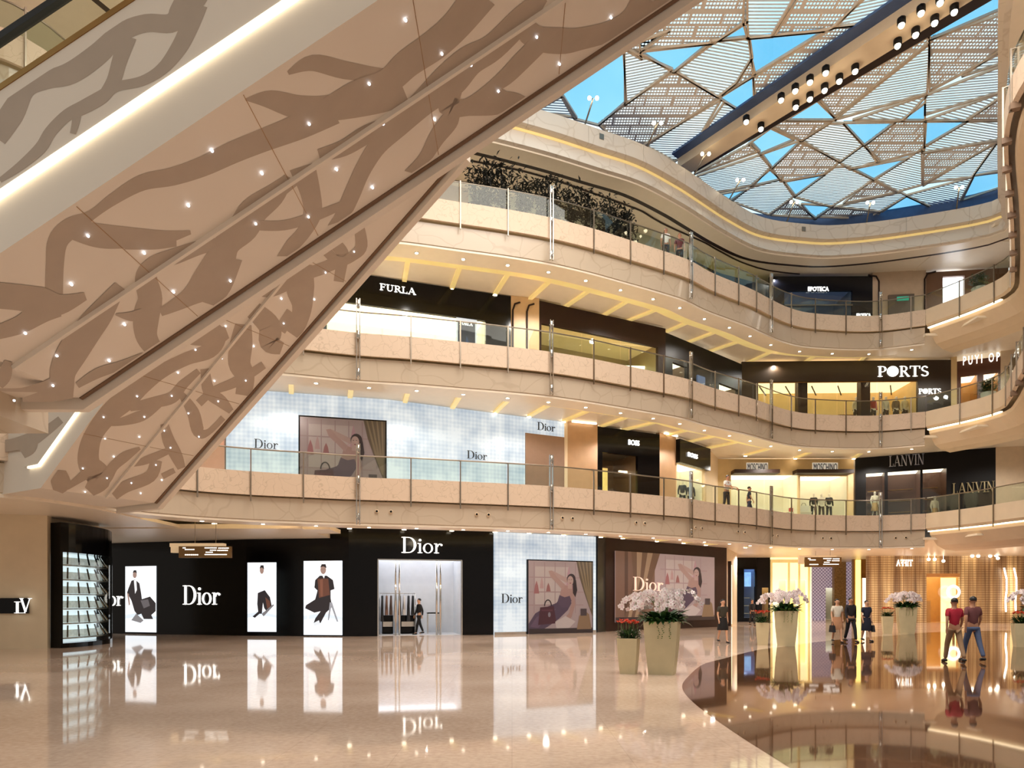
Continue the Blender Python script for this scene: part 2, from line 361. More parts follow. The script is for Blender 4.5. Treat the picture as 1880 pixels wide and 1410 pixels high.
# ================================================================ STRUCTURE
# floor with its inlaid brown granite shape
m = M(); m.add([(-45, -14, 0), (70, -14, 0), (70, 75, 0), (-45, 75, 0)], [(0, 1, 2, 3)])
inl = Curve([(2.5, 3.0), (2.62, 5.5), (2.66, 6.5), (2.7, 8.33), (2.85, 10.7), (3.15, 12.6), (3.73, 14.4), (4.8, 17.1), (5.9, 18.9), (7.9, 22), (9.5, 23.8), (13.2, 27.8), (17.9, 31.7), (22.2, 35), (30, 37.5), (45, 39)], 6)
m.m = 1; pts = [(p.x, p.y, .002) for p in inl.p]
v = []; f = []
for p in pts: v += [p, (46, p[1], .002)]
for i in range(len(pts)-1): f.append((2*i, 2*i+1, 2*i+3, 2*i+2))
m.add(v, f); m.build('floor', [FLOORL, FLOORB], kind='structure', label='polished pink beige marble mall floor with a curved brown granite inlay')

def strip_to(curve, off, t0, t1, z, yb=60, axis='y', dz=.12, st=.6):
    """flat slab between an edge curve and a far line"""
    mm = M(); n = int((t1-t0)/st)+1; q = [curve.off(t0+(t1-t0)*i/n, off, z) for i in range(n+1)]
    v = []; f = []
    for p in q:
        b = Vector((p.x, yb, z)) if axis == 'y' else Vector((yb, p.y, z))
        v += [p, b, p+Vector((0, 0, dz)), b+Vector((0, 0, dz))]
    for i in range(n):
        k = 4*i; f += [(k, k+4, k+5, k+1), (k+2, k+3, k+7, k+6), (k, k+2, k+6, k+4), (k+1, k+5, k+7, k+3)]
    f += [(0, 1, 3, 2), (4*n, 4*n+2, 4*n+3, 4*n+1)]
    mm.add(v, f); return mm
def join(a, b): a.add(b.v, b.f)
for lv, Pz in LEV.items():
    R = {2: R2, 3: R3, 4: R4}[lv]
    for nm, off, z, dz, mt in (('floor', -.12, Pz-.3, .1, GALF), ('ceiling', -1.45, Pz-1.4, .12, CEILM)):
        a = strip_to(C, off, 0, C.L, z, 62, 'y', dz)
        b = strip_to(R, off, 0, R.L, z-.006, 62, 'x', dz); join(a, b)
        k = M(); k.box((22.3, 36.7, z-.003), (62, 62, z+dz+.003)); join(a, k)
        if nm == 'ceiling': k = M(); k.box((23.5, 34.4, z+.01), (27, 40, z+.11)); k.box((21.0, 38.35, z+.01), (27, 42, z+.11)); join(a, k)
        a.build('%s_%d' % (nm, lv if nm == 'floor' else lv-1), mt, kind='structure')
a = strip_to(RT, -.9, 0, RT.L, 20.95, 62, 'y', .15); b = strip_to(RTR, -.9, 0, RTR.L, 20.944, 62, 'x', .15); join(a, b)
k = M(); k.box((24.9, 35.1, 20.96), (62, 62, 21.1)); join(a, k); k = M(); k.box((23.5, 36.6, 20.93), (28, 45, 21.0)); join(a, k); a.build('ceiling_4', CEILM, kind='structure')
a = strip_to(C, -.3, 0, C.spx(359, 5)-3.2, 4.46, 27); a.build('ceiling_6', CEILM, kind='structure')
k = M(); k.box((-30, -14, 24.3), (40, 23.5, 24.6)); k.box((-30, 23.5, 24.3), (-1.5, 48, 24.6)); k.build('ceiling_7', CREAM, kind='structure')  # roof plates added to keep sky light off the near hall
k = M(); k.box((-22, 26.6, 4.42), (-8.2, 40, 4.6)); k.box((-8.2, 26.9, 4.42), (-7.2, 28.6, 4.58)); k.build('ceiling_5', CEILM, kind='structure')

# ---------------------------------------------------------------- balcony fronts
PXP = [359, 460, 557, 655, 753, 844, 931, 1010, 1088, 1155, 1216, 1264, 1311, 1355, 1388, 1412, 1451, 1496, 1552, 1615, 1672]
TALL = {655, 1010, 1264, 1412, 1615}
s0 = C.spx(359, 5)
CUTS = [s0-5.6, s0-3.7, s0-1.8]+[C.spx(p, 5) for p in PXP]+[C.L]
if 1: CUTS = [2.0, 4.0, 6.0, 8.0]+[c for c in CUTS if c > 9]
TALLS = {round(C.spx(p, 5), 3) for p in TALL}
ORD = {2: 'lowest', 3: 'middle', 4: 'upper'}
def round_lamp(mm, p, r=.09): mm.lathe(p, [(r*.2, 0), (r, 0), (r, .03), (r*.2, .03)], 12)
DLG = {}
def downlight(p, grp, label, r=.075):
    """recessed downlight: trim ring and lens; copies share mesh data"""
    if 'proto' not in DLG:
        a = M(); a.lathe(p+Vector((0, 0, -.012)), [(.075, 0), (.1, 0), (.11, .02), (.11, .04), (.075, .04)], 14)
        l = M(); l.lathe(p+Vector((0, 0, -.02)), [(.01, -.008), (.07, 0), (.07, .03), (.01, .03)], 12)
        e = empty('downlight', p, 0, label, 'ceiling light', grp); a.build('trim_ring', CHROME, e); l.build('lens', LAMP, e); DLG['proto'] = e; return e
    e = DLG['proto']; c = e.copy(); COL.objects.link(c); c.location = p; c['label'] = label; c['group'] = grp
    for ch in e.children: d = ch.copy(); COL.objects.link(d); d.parent = c
    return c
def balcony(lv, curve, cuts, side):
    Pz = LEV[lv]; mid = curve.off((cuts[0]+cuts[-1])/2, 0, Pz-1.75)
    where = 'the far side of the atrium' if side == 'far' else 'the right side of the atrium'
    root = empty('balcony_front', mid, 0, 'curved beige balcony front of the %s balcony on %s' % (ORD[lv], where), 'balcony')
    for a, b in zip(cuts[:-1], cuts[1:]):
        m = M(); prof = rect(-.1, 0, Pz-.85, Pz) if side == 'far' else [(-.12, Pz-.9), (0, Pz-.8), (0, Pz), (-.12, Pz)]
        curve.sweep(m, prof, a+.008, b-.008, .5); m.build('parapet_panel', PANEL if side == 'far' or (lv > 2 and a > 4) else CREAM, root)
        if side == 'near' and lv > 2 and a > 4: q_ = M(); curve.sweep(q_, rect(-.2, .07, Pz-1.04, Pz-.85), b-.1, b+.1, .3); q_.build('bracket', mat('brown_bracket', (138, 112, 90), .5), root)
    m = M()
    if side == 'far': curve.sweep(m, [(-.42, Pz-1.75), (-.26, Pz-1.7), (-.18, Pz-.9), (-.3, Pz-.85)], cuts[0], cuts[-1], .5)
    else: curve.sweep(m, [(-2.4, Pz-1.95), (-1.5, Pz-1.9), (-.9, Pz-1.7), (-.35, Pz-1.15), (-.3, Pz-.98), (-.5, Pz-.9), (-2.4, Pz-1.2)], cuts[0], cuts[-1], .5)
    m.build('fascia', FASC if side == 'far' else CREAM, root)
    if side == 'far':
        m = M(); curve.sweep(m, rect(-1.35, -.3, Pz-1.8, Pz-1.72), cuts[0], cuts[-1], .5); m.build('soffit_rim', CEILM, root)
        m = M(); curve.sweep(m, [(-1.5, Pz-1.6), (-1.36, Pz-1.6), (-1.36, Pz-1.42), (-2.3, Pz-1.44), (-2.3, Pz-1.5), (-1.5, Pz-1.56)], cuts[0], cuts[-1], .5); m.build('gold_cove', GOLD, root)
        m = M(); curve.sweep(m, rect(-1.35, -1.28, Pz-1.72, Pz-1.66), cuts[0], cuts[-1], .5); m.build('cove_light', COVE, root)
        t = s0+.9
        m = M()
        while t < cuts[-1]-1:
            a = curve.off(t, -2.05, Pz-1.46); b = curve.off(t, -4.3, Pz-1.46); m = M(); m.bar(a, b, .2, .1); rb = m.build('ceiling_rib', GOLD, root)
            q = M(); q.lathe(b+Vector((0, 0, -.07)), [(.02, 0), (.1, 0), (.1, .05), (.02, .05)], 10); q.build('rib_lamp', LAMP, rb); t += 2.25
    else:
        m = M(); curve.sweep(m, rect(-.3, -.16, Pz-.98, Pz-.92), cuts[0], 12 if lv == 2 else 3.7, .5); m.build('cove_light', COVE, root)
    if side == 'far' and lv == 2:
        for px in (690, 716, 875, 897, 1036, 1055, 1172, 1187, 1282, 1294, 1360, 1372, 1424, 1432, 1514, 1529, 1645, 1662):
            t = curve.spx(px, 5); a = curve.off(t, -.19, Pz-1.25); p, d, n = curve.at(t); n3 = Vector((n.x, n.y, 0)); m = M()
            m.tube([a-n3*.03, a+n3*.03], .075, 12); o = m.build('air_nozzle', CREAM, root); m = M(); m.tube([a, a+n3*.034], .045, 10); m.build('nozzle_hole', BLACKM, o)
    # glass railing
    rr = empty('glass_railing', curve.off((cuts[0]+cuts[-1])/2, 0, Pz), 0, 'glass railing with steel posts on the %s balcony, %s' % (ORD[lv], where), 'railing')
    for a, b in zip(cuts[:-1], cuts[1:]):
        m = M(); curve.sweep(m, rect(-.07, -.055, Pz+.015, Pz+.8), a+.03, b-.03, .9); m.build('glass_pane', GLASS, rr)
    m = M(); n = int((cuts[-1]-cuts[0])/.5); m.tube([curve.off(cuts[0]+(cuts[-1]-cuts[0])*i/n, -.11, Pz+.84) for i in range(n+1)], .028, 8); m.build('handrail', STEEL, rr)
    for t in cuts[1:-1] if side == 'far' else cuts[1:]:
        p, d, n = curve.at(t); n3 = Vector((n.x, n.y, 0)); d3 = Vector((d.x, d.y, 0))
        if side == 'far' and round(t, 3) in TALLS:
            m = M()
            for sd in (-.06, .06): m.bar(curve.off(t, .11, Pz-1.8)+d3*sd, curve.off(t, .11, Pz+1.25)+d3*sd, .035, .1, n3)
            o = m.build('tall_post', CHROME, rr)
            for z in (-1.55, -.12, 1.05):
                k = M(); c = curve.off(t, .11, Pz+z); k.lathe(c+Vector((0, 0, -.17)), [(.03, 0), (.085, .04), (.05, .12), (.095, .17), (.05, .22), (.085, .3), (.03, .34)], 10); k.build('clamp', CHROME, o)
        else:
            m = M(); m.bar(curve.off(t, .035, Pz-1.08), curve.off(t, .035, Pz+.82), .045, .05, n3)
            m.bar(curve.off(t, .035, Pz+.78), curve.off(t, -.12, Pz+.82), .04, .03); m.build('post', STEEL, rr)
    if side == 'far':
        t = s0+.3; k = 0
        while t < cuts[-1]-.5:
            downlight(curve.off(t, -.85, Pz-1.8), 'downlights under the %s balcony' % ORD[lv], 'small round downlight in the cream rim under the %s balcony' % ORD[lv]); t += 1.9; k += 1
for lv in LEV:
    balcony(lv, C, CUTS, 'far')
    R = {2: R2, 3: R3, 4: R4}[lv]; n = int(R.L/1.7); balcony(lv, R, [R.L*i/n for i in range(n+1)], 'near')
# upper ring
root = empty('ceiling_ring', RT.off(RT.L*.7, 0, 20.6), 0, 'pale two band ring beam curving below the triangulated skylight', 'ring beam')
RTJ = Curve(RTP+RTRP[1:])
for cv in (RTJ,):
    n = int(cv.L/2.9)
    for i in range(n):
        a = cv.L*i/n; b = cv.L*(i+1)/n
        m = M(); cv.sweep(m, [(-.3, 21.45), (0, 21.5), (0, 22.25), (-.3, 22.25)], a+.006, b-.006, .5); m.build('upper_band_panel', RINGM, root)
    m = M(); cv.sweep(m, [(-.3, 20.62), (-.12, 20.65), (-.3, 21.33), (-.5, 21.33)], 0, cv.L, .5); m.build('lower_band', RINGM, root)
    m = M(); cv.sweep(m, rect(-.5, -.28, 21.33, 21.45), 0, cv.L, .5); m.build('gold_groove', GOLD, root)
    m = M(); cv.sweep(m, rect(-1.1, -.3, 20.55, 20.63), 0, cv.L, .5); m.build('soffit_rim', CEILM, root)
    m = M(); cv.sweep(m, rect(-1.35, -1.1, 20.58, 20.95), 0, cv.L, .5); m.build('dark_groove', DARKW, root)
    m = M(); cv.sweep(m, rect(-2.9, -2.7, 22.0, 24.2), 0, cv.L, .6); cv.sweep(m, rect(-2.9, -.2, 22.1, 22.24), 0, cv.L, .6); m.build('skylight_curb', NAVY, root)
for cv in ():
    pass
for px in (1104, 1475):
    t = RT.spx(px, 8); a = RT.off(t, .01, 21.95); p, d, n = RT.at(t); m = M(); m.bar(a-Vector((0, 0, .12)), a+Vector((0, 0, .12)), .22, .03, (n.x, n.y, 0)); m.build('vent_grille', STEEL, root)

# ---------------------------------------------------------------- skylight
ZS = 24.0
def sky(px, py): Y = (ZS-CH)*F/(HY-py); return Vector(((px-CX)*Y/F, Y, ZS))
SK = []
def c3(l): return [(1180+x/2.686, y/2.686) for x, y in l]
for ty, l in [('P', [(0, 240), (0, 180), (260, -60), (500, -60), (500, 110), (345, 205)]), ('L', [(510, -60), (790, -60), (640, 170), (525, 178), (512, 100)]),
 ('B', [(390, 195), (505, 115), (510, 185)]), ('B', [(0, 258), (330, 220), (155, 348)]), ('L', [(175, 350), (345, 215), (515, 195), (525, 290), (460, 400), (370, 470)]),
 ('P', [(650, 172), (790, -60), (1120, -60), (940, 130), (870, 145)]), ('B', [(535, 195), (880, 160), (553, 360)]), ('L', [(955, 130), (1170, -60), (1470, -60), (1260, 90)]),
 ('P', [(560, 380), (930, 150), (1200, 115), (940, 300), (560, 525)]), ('P', [(470, 400), (530, 300), (540, 375), (400, 460)]), ('B', [(390, 485), (540, 390), (553, 530), (500, 555)]),
 ('L', [(400, 515), (490, 565), (265, 710)]), ('L', [(20, 715), (380, 500), (230, 740), (160, 790)]),
 ('B', [(720, 590), (870, 500), (945, 590)]), ('P', [(875, 490), (1400, 190), (1400, 220), (955, 570)]), ('L', [(960, 585), (1405, 230), (1390, 460)]),
 ('L', [(1050, 590), (1390, 475), (1280, 590)]), ('B', [(1290, 590), (1385, 520), (1385, 590)]), ('B', [(1425, 190), (1430, 165), (1800, -60), (1800, 30)]),
 ('P', [(1425, 200), (1800, 70), (1800, 235), (1425, 440)]), ('L', [(1590, 370), (1800, 230), (1800, 300)]), ('L', [(1410, 470), (1800, 320), (1800, 440), (1405, 560)]),
 ('L', [(1410, 590), (1800, 450), (1640, 560), (1600, 590)]), ('P', [(1610, 590), (1800, 470), (1800, 590)]), ('P', [(640, 620), (700, 600), (920, 600), (780, 690)]),
 ('B', [(535, 710), (630, 642), (735, 690), (585, 752)]), ('B', [(590, 765), (770, 700), (640, 825)]), ('P', [(265, 855), (530, 715), (565, 750)]),
 ('L', [(280, 870), (580, 770), (620, 825), (540, 910), (350, 950)]), ('B', [(540, 915), (625, 845), (670, 885)]), ('L', [(440, 990), (540, 930), (680, 890), (740, 965), (620, 1055)]),
 ('B', [(390, 960), (500, 940), (440, 990)]), ('P', [(650, 830), (780, 710), (960, 800), (880, 860), (690, 890)]), ('L', [(800, 695), (930, 615), (985, 620), (1075, 715), (970, 795)]),
 ('B', [(1000, 610), (1235, 608), (1095, 710)]), ('P', [(1110, 715), (1250, 608), (1385, 608), (1380, 740), (1165, 795)]), ('L', [(985, 800), (1085, 725), (1160, 795), (1030, 830)]),
 ('B', [(1395, 605), (1590, 603), (1395, 720)]), ('L', [(1395, 750), (1395, 725), (1600, 608), (1800, 603), (1800, 680)]), ('P', [(1390, 910), (1395, 760), (1735, 705)]),
 ('L', [(1400, 900), (1735, 715), (1620, 870)]), ('L', [(1640, 860), (1740, 720), (1800, 700), (1800, 840)]), ('B', [(1040, 835), (1300, 785), (1140, 880)]),
 ('L', [(1160, 885), (1370, 745), (1370, 910), (1260, 940)]), ('B', [(705, 900), (890, 865), (750, 965)]), ('L', [(760, 970), (950, 830), (1010, 830), (1130, 890), (930, 1015)]),
 ('P', [(1000, 1000), (1130, 895), (1240, 950)]), ('L', [(960, 1020), (1260, 955), (1290, 970), (1180, 1040)]), ('B', [(790, 1010), (930, 1020), (850, 1078)]),
 ('P', [(640, 1060), (730, 990), (850, 1078)]), ('P', [(870, 1070), (940, 1025), (1160, 1050), (1120, 1080)]), ('B', [(1130, 1070), (1300, 975), (1420, 1025)]),
 ('L', [(1310, 965), (1620, 880), (1565, 990), (1440, 1025)]), ('B', [(1575, 985), (1640, 870), (1800, 845), (1800, 910)])]:
    SK.append((ty, [sky(*p) for p in c3(l)]))
for ty, l in [('L', [(1149, 93), (1229, 129), (1149, 190)]), ('P', [(1104, 228), (1149, 196), (1234, 136), (1314, 181), (1160, 283)]),
 ('B', [(1034, 175), (1142, 100), (1145, 186), (1099, 227), (1058, 216)]), ('L', [(985, 205), (1032, 180), (1055, 215)]), ('P', [(1149, 88), (1225, 60), (1178, 92), (1180, 105)])]:
    SK.append((ty, [sky(*p) for p in l]))
root = empty('skylight', (16, 31, ZS), 0, 'large skylight of triangular blue glass, louvred and perforated panels', 'skylight')
fr = M(); done = set()
for ty, q in SK:
    n = len(q); c0_ = sum(q, Vector())/n; q = [p+(p-c0_).normalized()*.13 for p in q]
    for i in range(n):
        fr.bar(q[i]+Vector((0, 0, .02)), q[(i+1) % n]+Vector((0, 0, .02)), .08, .1)
    c = sum(q, Vector())/n; z = Vector((0, 0, .1))
    if ty in 'BP':
        m = M(); m.extr([p+z for p in q], (0, 0, .03)); m.build('blue_glass_panel' if ty == 'B' else 'perforated_panel', BGLASS if ty == 'B' else PERF, root)
    else:
        m = M(); ang = .28*math.sin(len(done)*2.3); dx = Vector((math.cos(ang), math.sin(ang), 0)); dy = Vector((-dx.y, dx.x, 0))
        ys = [p.dot(dy) for p in q]; y = min(ys)+.07
        while y < max(ys):
            xs = []
            for i in range(n):
                a, b = q[i], q[(i+1) % n]; ya, yb_ = a.dot(dy), b.dot(dy)
                if (ya > y) != (yb_ > y): k = (y-ya)/(yb_-ya); xs.append(a.dot(dx)+(b.dot(dx)-a.dot(dx))*k)
            xs.sort()
            for i in range(0, len(xs)-1, 2):
                if xs[i+1]-xs[i] > .1: m.bar(dx*xs[i]+dy*y+Vector((0, 0, ZS+.06)), dx*xs[i+1]+dy*y+Vector((0, 0, ZS+.06)), .06, .025)
            y += .155
        m.build('louvre_panel', SLAT, root)
        done.add(c.x)
fr.build('frame_bars', STRUCT, root)
# lit truss beam across the skylight
a0, a1 = sky(1244, 288), sky(1668, 0); b0, b1 = sky(1262, 302), sky(1742, 0)
beam = empty('light_beam', a0, 0, 'long beige ceiling beam carrying rows of bright spotlights across the skylight', 'beam')
dn = Vector((0, 0, -.55)); ext = (a1-a0)*.25; extb = (b1-b0)*.25
m = M(); m.hexa([a0+dn, b0+dn, b1+extb+dn, a1+ext+dn, a0, b0, b1+extb, a1+ext]); m.build('beam_casing', CREAM, beam)
o1 = (b0-a0).normalized()
m = M(); m.hexa([b0-Vector((0, 0, .12)), b0+o1*.7-Vector((0, 0, .12)), b1+extb+o1*1.2-Vector((0, 0, .12)), b1+extb-Vector((0, 0, .12)), b0, b0+o1*.7, b1+extb+o1*1.2, b1+extb]); m.build('dark_channel', DARKW, beam)  # dark brown strip along one edge of the beam
m = M(); m.hexa([a0-o1*.5-Vector((0, 0, .1)), a0-Vector((0, 0, .1)), a1+ext-Vector((0, 0, .1)), a1+ext-o1*.6-Vector((0, 0, .1)), a0-o1*.5, a0, a1+ext, a1+ext-o1*.6]); m.build('side_channel', NAVY, beam)
def sky2(px, py, z): Y = (z-CH)*F/(HY-py); return Vector(((px-CX)*Y/F, Y, z))
proto = None
for px, py in [(1370, 222), (1434, 182), (1460, 165), (1487, 149), (1516, 132), (1655, 44), (1691, 22), (1726, 3), (1397, 235), (1461, 195), (1487, 180), (1514, 164), (1541, 147), (1570, 129), (1648, 82), (1681, 62), (1716, 40), (1752, 20)]:
    p = sky2(px, py, ZS-.75)
    if proto is None:
        proto = empty('beam_spotlight', p, 0, 'bright spotlight on the long beam below the skylight', 'spotlight', 'spotlights on the skylight beam')
        h = M(); h.lathe(p, [(.1, -.02), (.15, 0), (.15, .2), (.06, .26)], 14); h.build('housing', BLACKM, proto)
        h = M(); h.ball(p+Vector((0, 0, -.05)), .11, 12, 8); h.build('lens', SPOTL, proto)
        h = M(); h.box(p+Vector((-.03, -.03, .2)), p+Vector((.03, .03, .3))); h.build('bracket', STEEL, proto)
    else:
        c = proto.copy(); COL.objects.link(c); c.location = p
        for ch in proto.children: d = ch.copy(); COL.objects.link(d); d.parent = c
# spot lamps on the skylight edge
for i, (px, py) in enumerate([(1074, 205), (1188, 244), (1275, 290), (1340, 340), (1444, 396), (1590, 402), (1756, 372)]):
    t = RT.spx(px, 8); a = RT.off(t, -.1, 22.24); e = a+Vector((RT.at(t)[2].x*.7, RT.at(t)[2].y*.7, .75))
    r = empty('edge_lamp', a, 0, 'twin lamp on a short arm above the ring beam', 'lamp', 'twin lamps along the ring beam')
    m = M(); m.tube([a, e], .035, 6); m.build('arm', STEEL, r)
    for sx_ in (-.16, .16):
        m = M(); m.ball(e+Vector((sx_, 0, 0)), .085, 8, 6); m.build('lamp_head', SPOTL, r)

# ---------------------------------------------------------------- escalators
def crop(l, k):
    if k == 1: return [(x/2.686, y/2.686)+tuple(t) for x, y, *t in l]
    if k == 2: return [(600+x/2.686, y/2.686)+tuple(t) for x, y, *t in l]
    return [(x/2.686, 450+y/2.686)+tuple(t) for x, y, *t in l]
def ray(px, py): return Vector(((px-CX)/F, 1, (HY-py)/F))
CAMP = Vector((0, 0, CH))
def on_plane(px, py, p0, n):
    r = ray(px, py); return CAMP+r*((p0-CAMP).dot(n)/r.dot(n))
def smoothl(l, n=5):
    out = []
    for i in range(len(l)-1):
        a = l[max(0, i-1)]; b = l[i]; c = l[i+1]; d = l[min(len(l)-1, i+2)]
        for k in range(n):
            t = k/n; out.append(tuple(.5*((2*b[j])+(c[j]-a[j])*t+(2*a[j]-5*b[j]+4*c[j]-d[j])*t*t+(3*b[j]-a[j]-3*c[j]+d[j])*t**3) for j in range(len(b))))
    out.append(l[-1]); return out
def ribbon(mm, l, p0, n, eps, clip=None, wmul=1.0):
    l = smoothl(l); L = []
    for i, (x, y, w_) in enumerate(l):
        a = l[max(0, i-1)]; b = l[min(len(l)-1, i+1)]; dx, dy = b[0]-a[0], b[1]-a[1]; q = math.hypot(dx, dy) or 1
        w2 = max(.3, w_/2.686/2*wmul); nx, ny = -dy/q*w2, dx/q*w2
        L.append(((x+nx, y+ny), (x-nx, y-ny)))
    v = []; f = []
    sgn = -1 if n.dot(ray(*L[0][0])) > 0 else 1
    for a, b in L:
        for q in (a, b):
            if clip: q = clip(*q)
            p = on_plane(q[0], q[1], p0, n); v.append(p+n*sgn*eps)
    for i in range(len(L)-1): f.append((2*i, 2*i+1, 2*i+3, 2*i+2))
    mm.add(v, f)
def escalator(name, label, F0, dirp, wv, width, run0, run1, side_h, rib_frac, prints_side, prints_under, stars, clip_u=None, clip_s=None, top=True):
    """F0: lower corner of the far underside edge; dirp: 3D direction; wv: unit vector from far edge to near edge"""
    root = empty(name, F0, 0, label, 'escalator')
    d = dirp.normalized(); flat = Vector((d.x, d.y, 0)).normalized(); up = Vector((0, 0, 1)); un = d.cross(wv).normalized()
    if un.z < 0: un = -un
    far = F0; near = F0+wv*width; L = run1
    H = 1.9
    m = M()   # truss body: incline then the flat lower landing
    m.hexa([near, far, far+d*L, near+d*L, near+up*H, far+up*H, far+d*L+up*H, near+d*L+up*H])
    m.hexa([near-flat*run0, far-flat*run0, far, near, near-flat*run0+up*H, far-flat*run0+up*H, far+up*H, near+up*H])
    m.build('truss_casing', ESC, root)
    # brown strip painting the groove's shade, and lip on the far side
    m = M(); m.bar(far-wv*.04+un*.03, far-wv*.04+d*L+un*.03, .07, .1, un); m.build('painted_gap_shade', mat('painted_shade_brown', (120, 92, 70), .7), root)
    m = M(); m.hexa([far-wv*.10-up*.16, far-wv*.26-up*.16, far-wv*.26+d*L-up*.16, far-wv*.10+d*L-up*.16, far-wv*.10+up*.5, far-wv*.26+up*.5, far-wv*.26+d*L+up*.5, far-wv*.10+d*L+up*.5])
    m.hexa([far-wv*.10-up*.16-flat*run0, far-wv*.26-up*.16-flat*run0, far-wv*.26-up*.16, far-wv*.10-up*.16, far-wv*.10+up*.5-flat*run0, far-wv*.26+up*.5-flat*run0, far-wv*.26+up*.5, far-wv*.10+up*.5]); m.build('outer_lip', ESC, root)
    r0 = far.lerp(near, rib_frac)
    m = M(); m.bar(r0-un*.03, r0-un*.03+d*L, .06, .07, un); m.build('seam_rib', ESC, root)
    # seams across the underside
    for i in range(1, int(L/2.3)):
        q = d*(i*2.3); m = M(); m.bar(far+q-un*.004+wv*.05, near+q-un*.004-wv*.05, .006, .006, un); m.build('panel_seam', BRONZE, root)
    # near side: outer board standing proud above the led line
    sideZ = side_h
    m = M(); s1 = near+wv*.06; s2 = near-wv*.02
    a = up*sideZ; b = up*(sideZ+1.12)
    m.hexa([s2+a, s1+a, s1+a+d*L, s2+a+d*L, s2+b, s1+b, s1+b+d*L, s2+b+d*L])
    rs = min(run0, .75); m.hexa([s2+a-flat*rs, s1+a-flat*rs, s1+a, s2+a, s2+b-flat*rs, s1+b-flat*rs, s1+b, s2+b]); m.build('side_board', ESC, root)
    m = M(); e = near+wv*.04+up*(sideZ-.035); m.bar(e, e+d*L, .06, .05); m.bar(e-flat*min(run0, .55), e, .06, .05); m.build('led_strip', LEDW, root)
    m = M(); e = near+up*(sideZ+1.15); m.bar(e, e+d*L, .14, .06); m.build('bronze_trim', BRONZE, root)
    for wf in (.02, .44, .56, .98):
        g = near.lerp(far, wf)+up*(sideZ+1.15); m = M(); m.hexa([g, g+wv*.012, g+wv*.012+d*L, g+d*L, g+up*.66, g+wv*.012+up*.66, g+wv*.012+d*L+up*.66, g+d*L+up*.66]); m.build('balustrade_glass', GLASS, root)
        m = M(); m.bar(g+up*.7, g+up*.7+d*L, .09, .07); m.build('handrail', RUBBER, root)
    # printed branch pattern
    m = M()
    for i, r_ in enumerate(prints_under): ribbon(m, r_, near, un, .002+.00025*i, clip_u)
    if m.v: m.build('branch_print', ESCP, root)
    m = M()
    for i, r_ in enumerate(prints_side): ribbon(m, r_, near+wv*.06, wv, .002+.0004*i, clip_s)
    if m.v: m.build('side_branch_print', ESCP, root)
    for x, y in stars:
        p = on_plane(x, y, near, un)-un*.02; m = M(); m.ball(p, .017, 8, 5); m.build('star_light', STAR, root)
    return root
def mm_(vals, lo, hi): return max(lo, min(hi, vals))
# A: the nearer pair of escalators, nearly parallel to the picture
YA, YB, h0 = 7.75, 10.85, 7.86
XA = -6.9
FA = Vector((XA, YB, CH+h0+.67*XA))
dA = Vector((1, 0, .67))
def clipA(x, y):    # keep the print inside the underside strip
    lo = 466-.67*x; hi = 823-.67*x; y = mm_(y, lo, hi)
    if x < 128: y = min(y, 738)
    return x, y
def clipS(x, y): lo = 190-.67*x; hi = 350-.67*x; return x, mm_(y, lo, hi)
side = [crop(l, 1) for l in [
 [(-20, 680, 110), (60, 560, 120), (130, 440, 90), (230, 395, 90), (350, 360, 110), (480, 270, 110), (600, 160, 95), (720, 115, 90), (840, 115, 95), (900, 60, 130), (960, -40, 150)],
 [(970, 20, 110), (930, 140, 90), (880, 240, 80), (800, 340, 60), (700, 400, 50), (570, 430, 50), (500, 480, 70), (410, 530, 70), (330, 570, 60), (250, 650, 60), (200, 730, 60), (100, 820, 45), (0, 890, 25)],
 [(630, 180, 90), (590, 300, 75), (560, 400, 70), (510, 480, 60)], [(380, 540, 50), (375, 600, 40), (360, 660, 30)]]]
undA = [crop(l, 1) for l in [
 [(1210, 490, 10), (1330, 490, 90), (1480, 530, 120), (1640, 530, 130), (1880, 480, 150), (1990, 440, 130)], [(1420, 360, 20), (1540, 310, 80), (1700, 345, 90), (1880, 370, 70), (1990, 370, 90)],
 [(1640, 540, 150), (1480, 620, 130), (1300, 690, 115), (1150, 750, 110), (1000, 820, 100), (850, 870, 90), (700, 900, 80), (560, 980, 60), (450, 1060, 50), (350, 1120, 100), (285, 1190, 100), (270, 1300, 90), (265, 1450, 90)],
 [(360, 1130, 100), (480, 1160, 120), (600, 1170, 110), (800, 1170, 70), (940, 1145, 20)], [(620, 1180, 100), (760, 1200, 60), (870, 1200, 30)],
 [(1420, 880, 50), (1350, 960, 110), (1250, 1040, 140), (1200, 1120, 150), (1120, 1200, 130), (1080, 1290, 150), (1010, 1400, 150), (930, 1465, 90), (850, 1510, 60), (790, 1540, 40)],
 [(1120, 1270, 150), (1090, 1410, 100), (1020, 1510, 80)], [(1200, 1160, 90), (1100, 1200, 70), (1000, 1215, 70), (870, 1260, 80), (760, 1300, 80), (720, 1370, 110), (740, 1470, 120), (720, 1560, 130), (720, 1650, 110), (750, 1710, 90)],
 [(1490, 820, 130), (1530, 950, 100), (1540, 1050, 90), (1500, 1140, 70), (1440, 1210, 70), (1390, 1280, 60)], [(1260, 1110, 50), (1400, 1110, 50), (1540, 1070, 50), (1690, 1010, 40)],
 [(1880, 700, 60), (1790, 850, 65), (1740, 960, 70), (1690, 1060, 70), (1640, 1130, 60)], [(1440, 880, 90), (1400, 960, 10)]]]
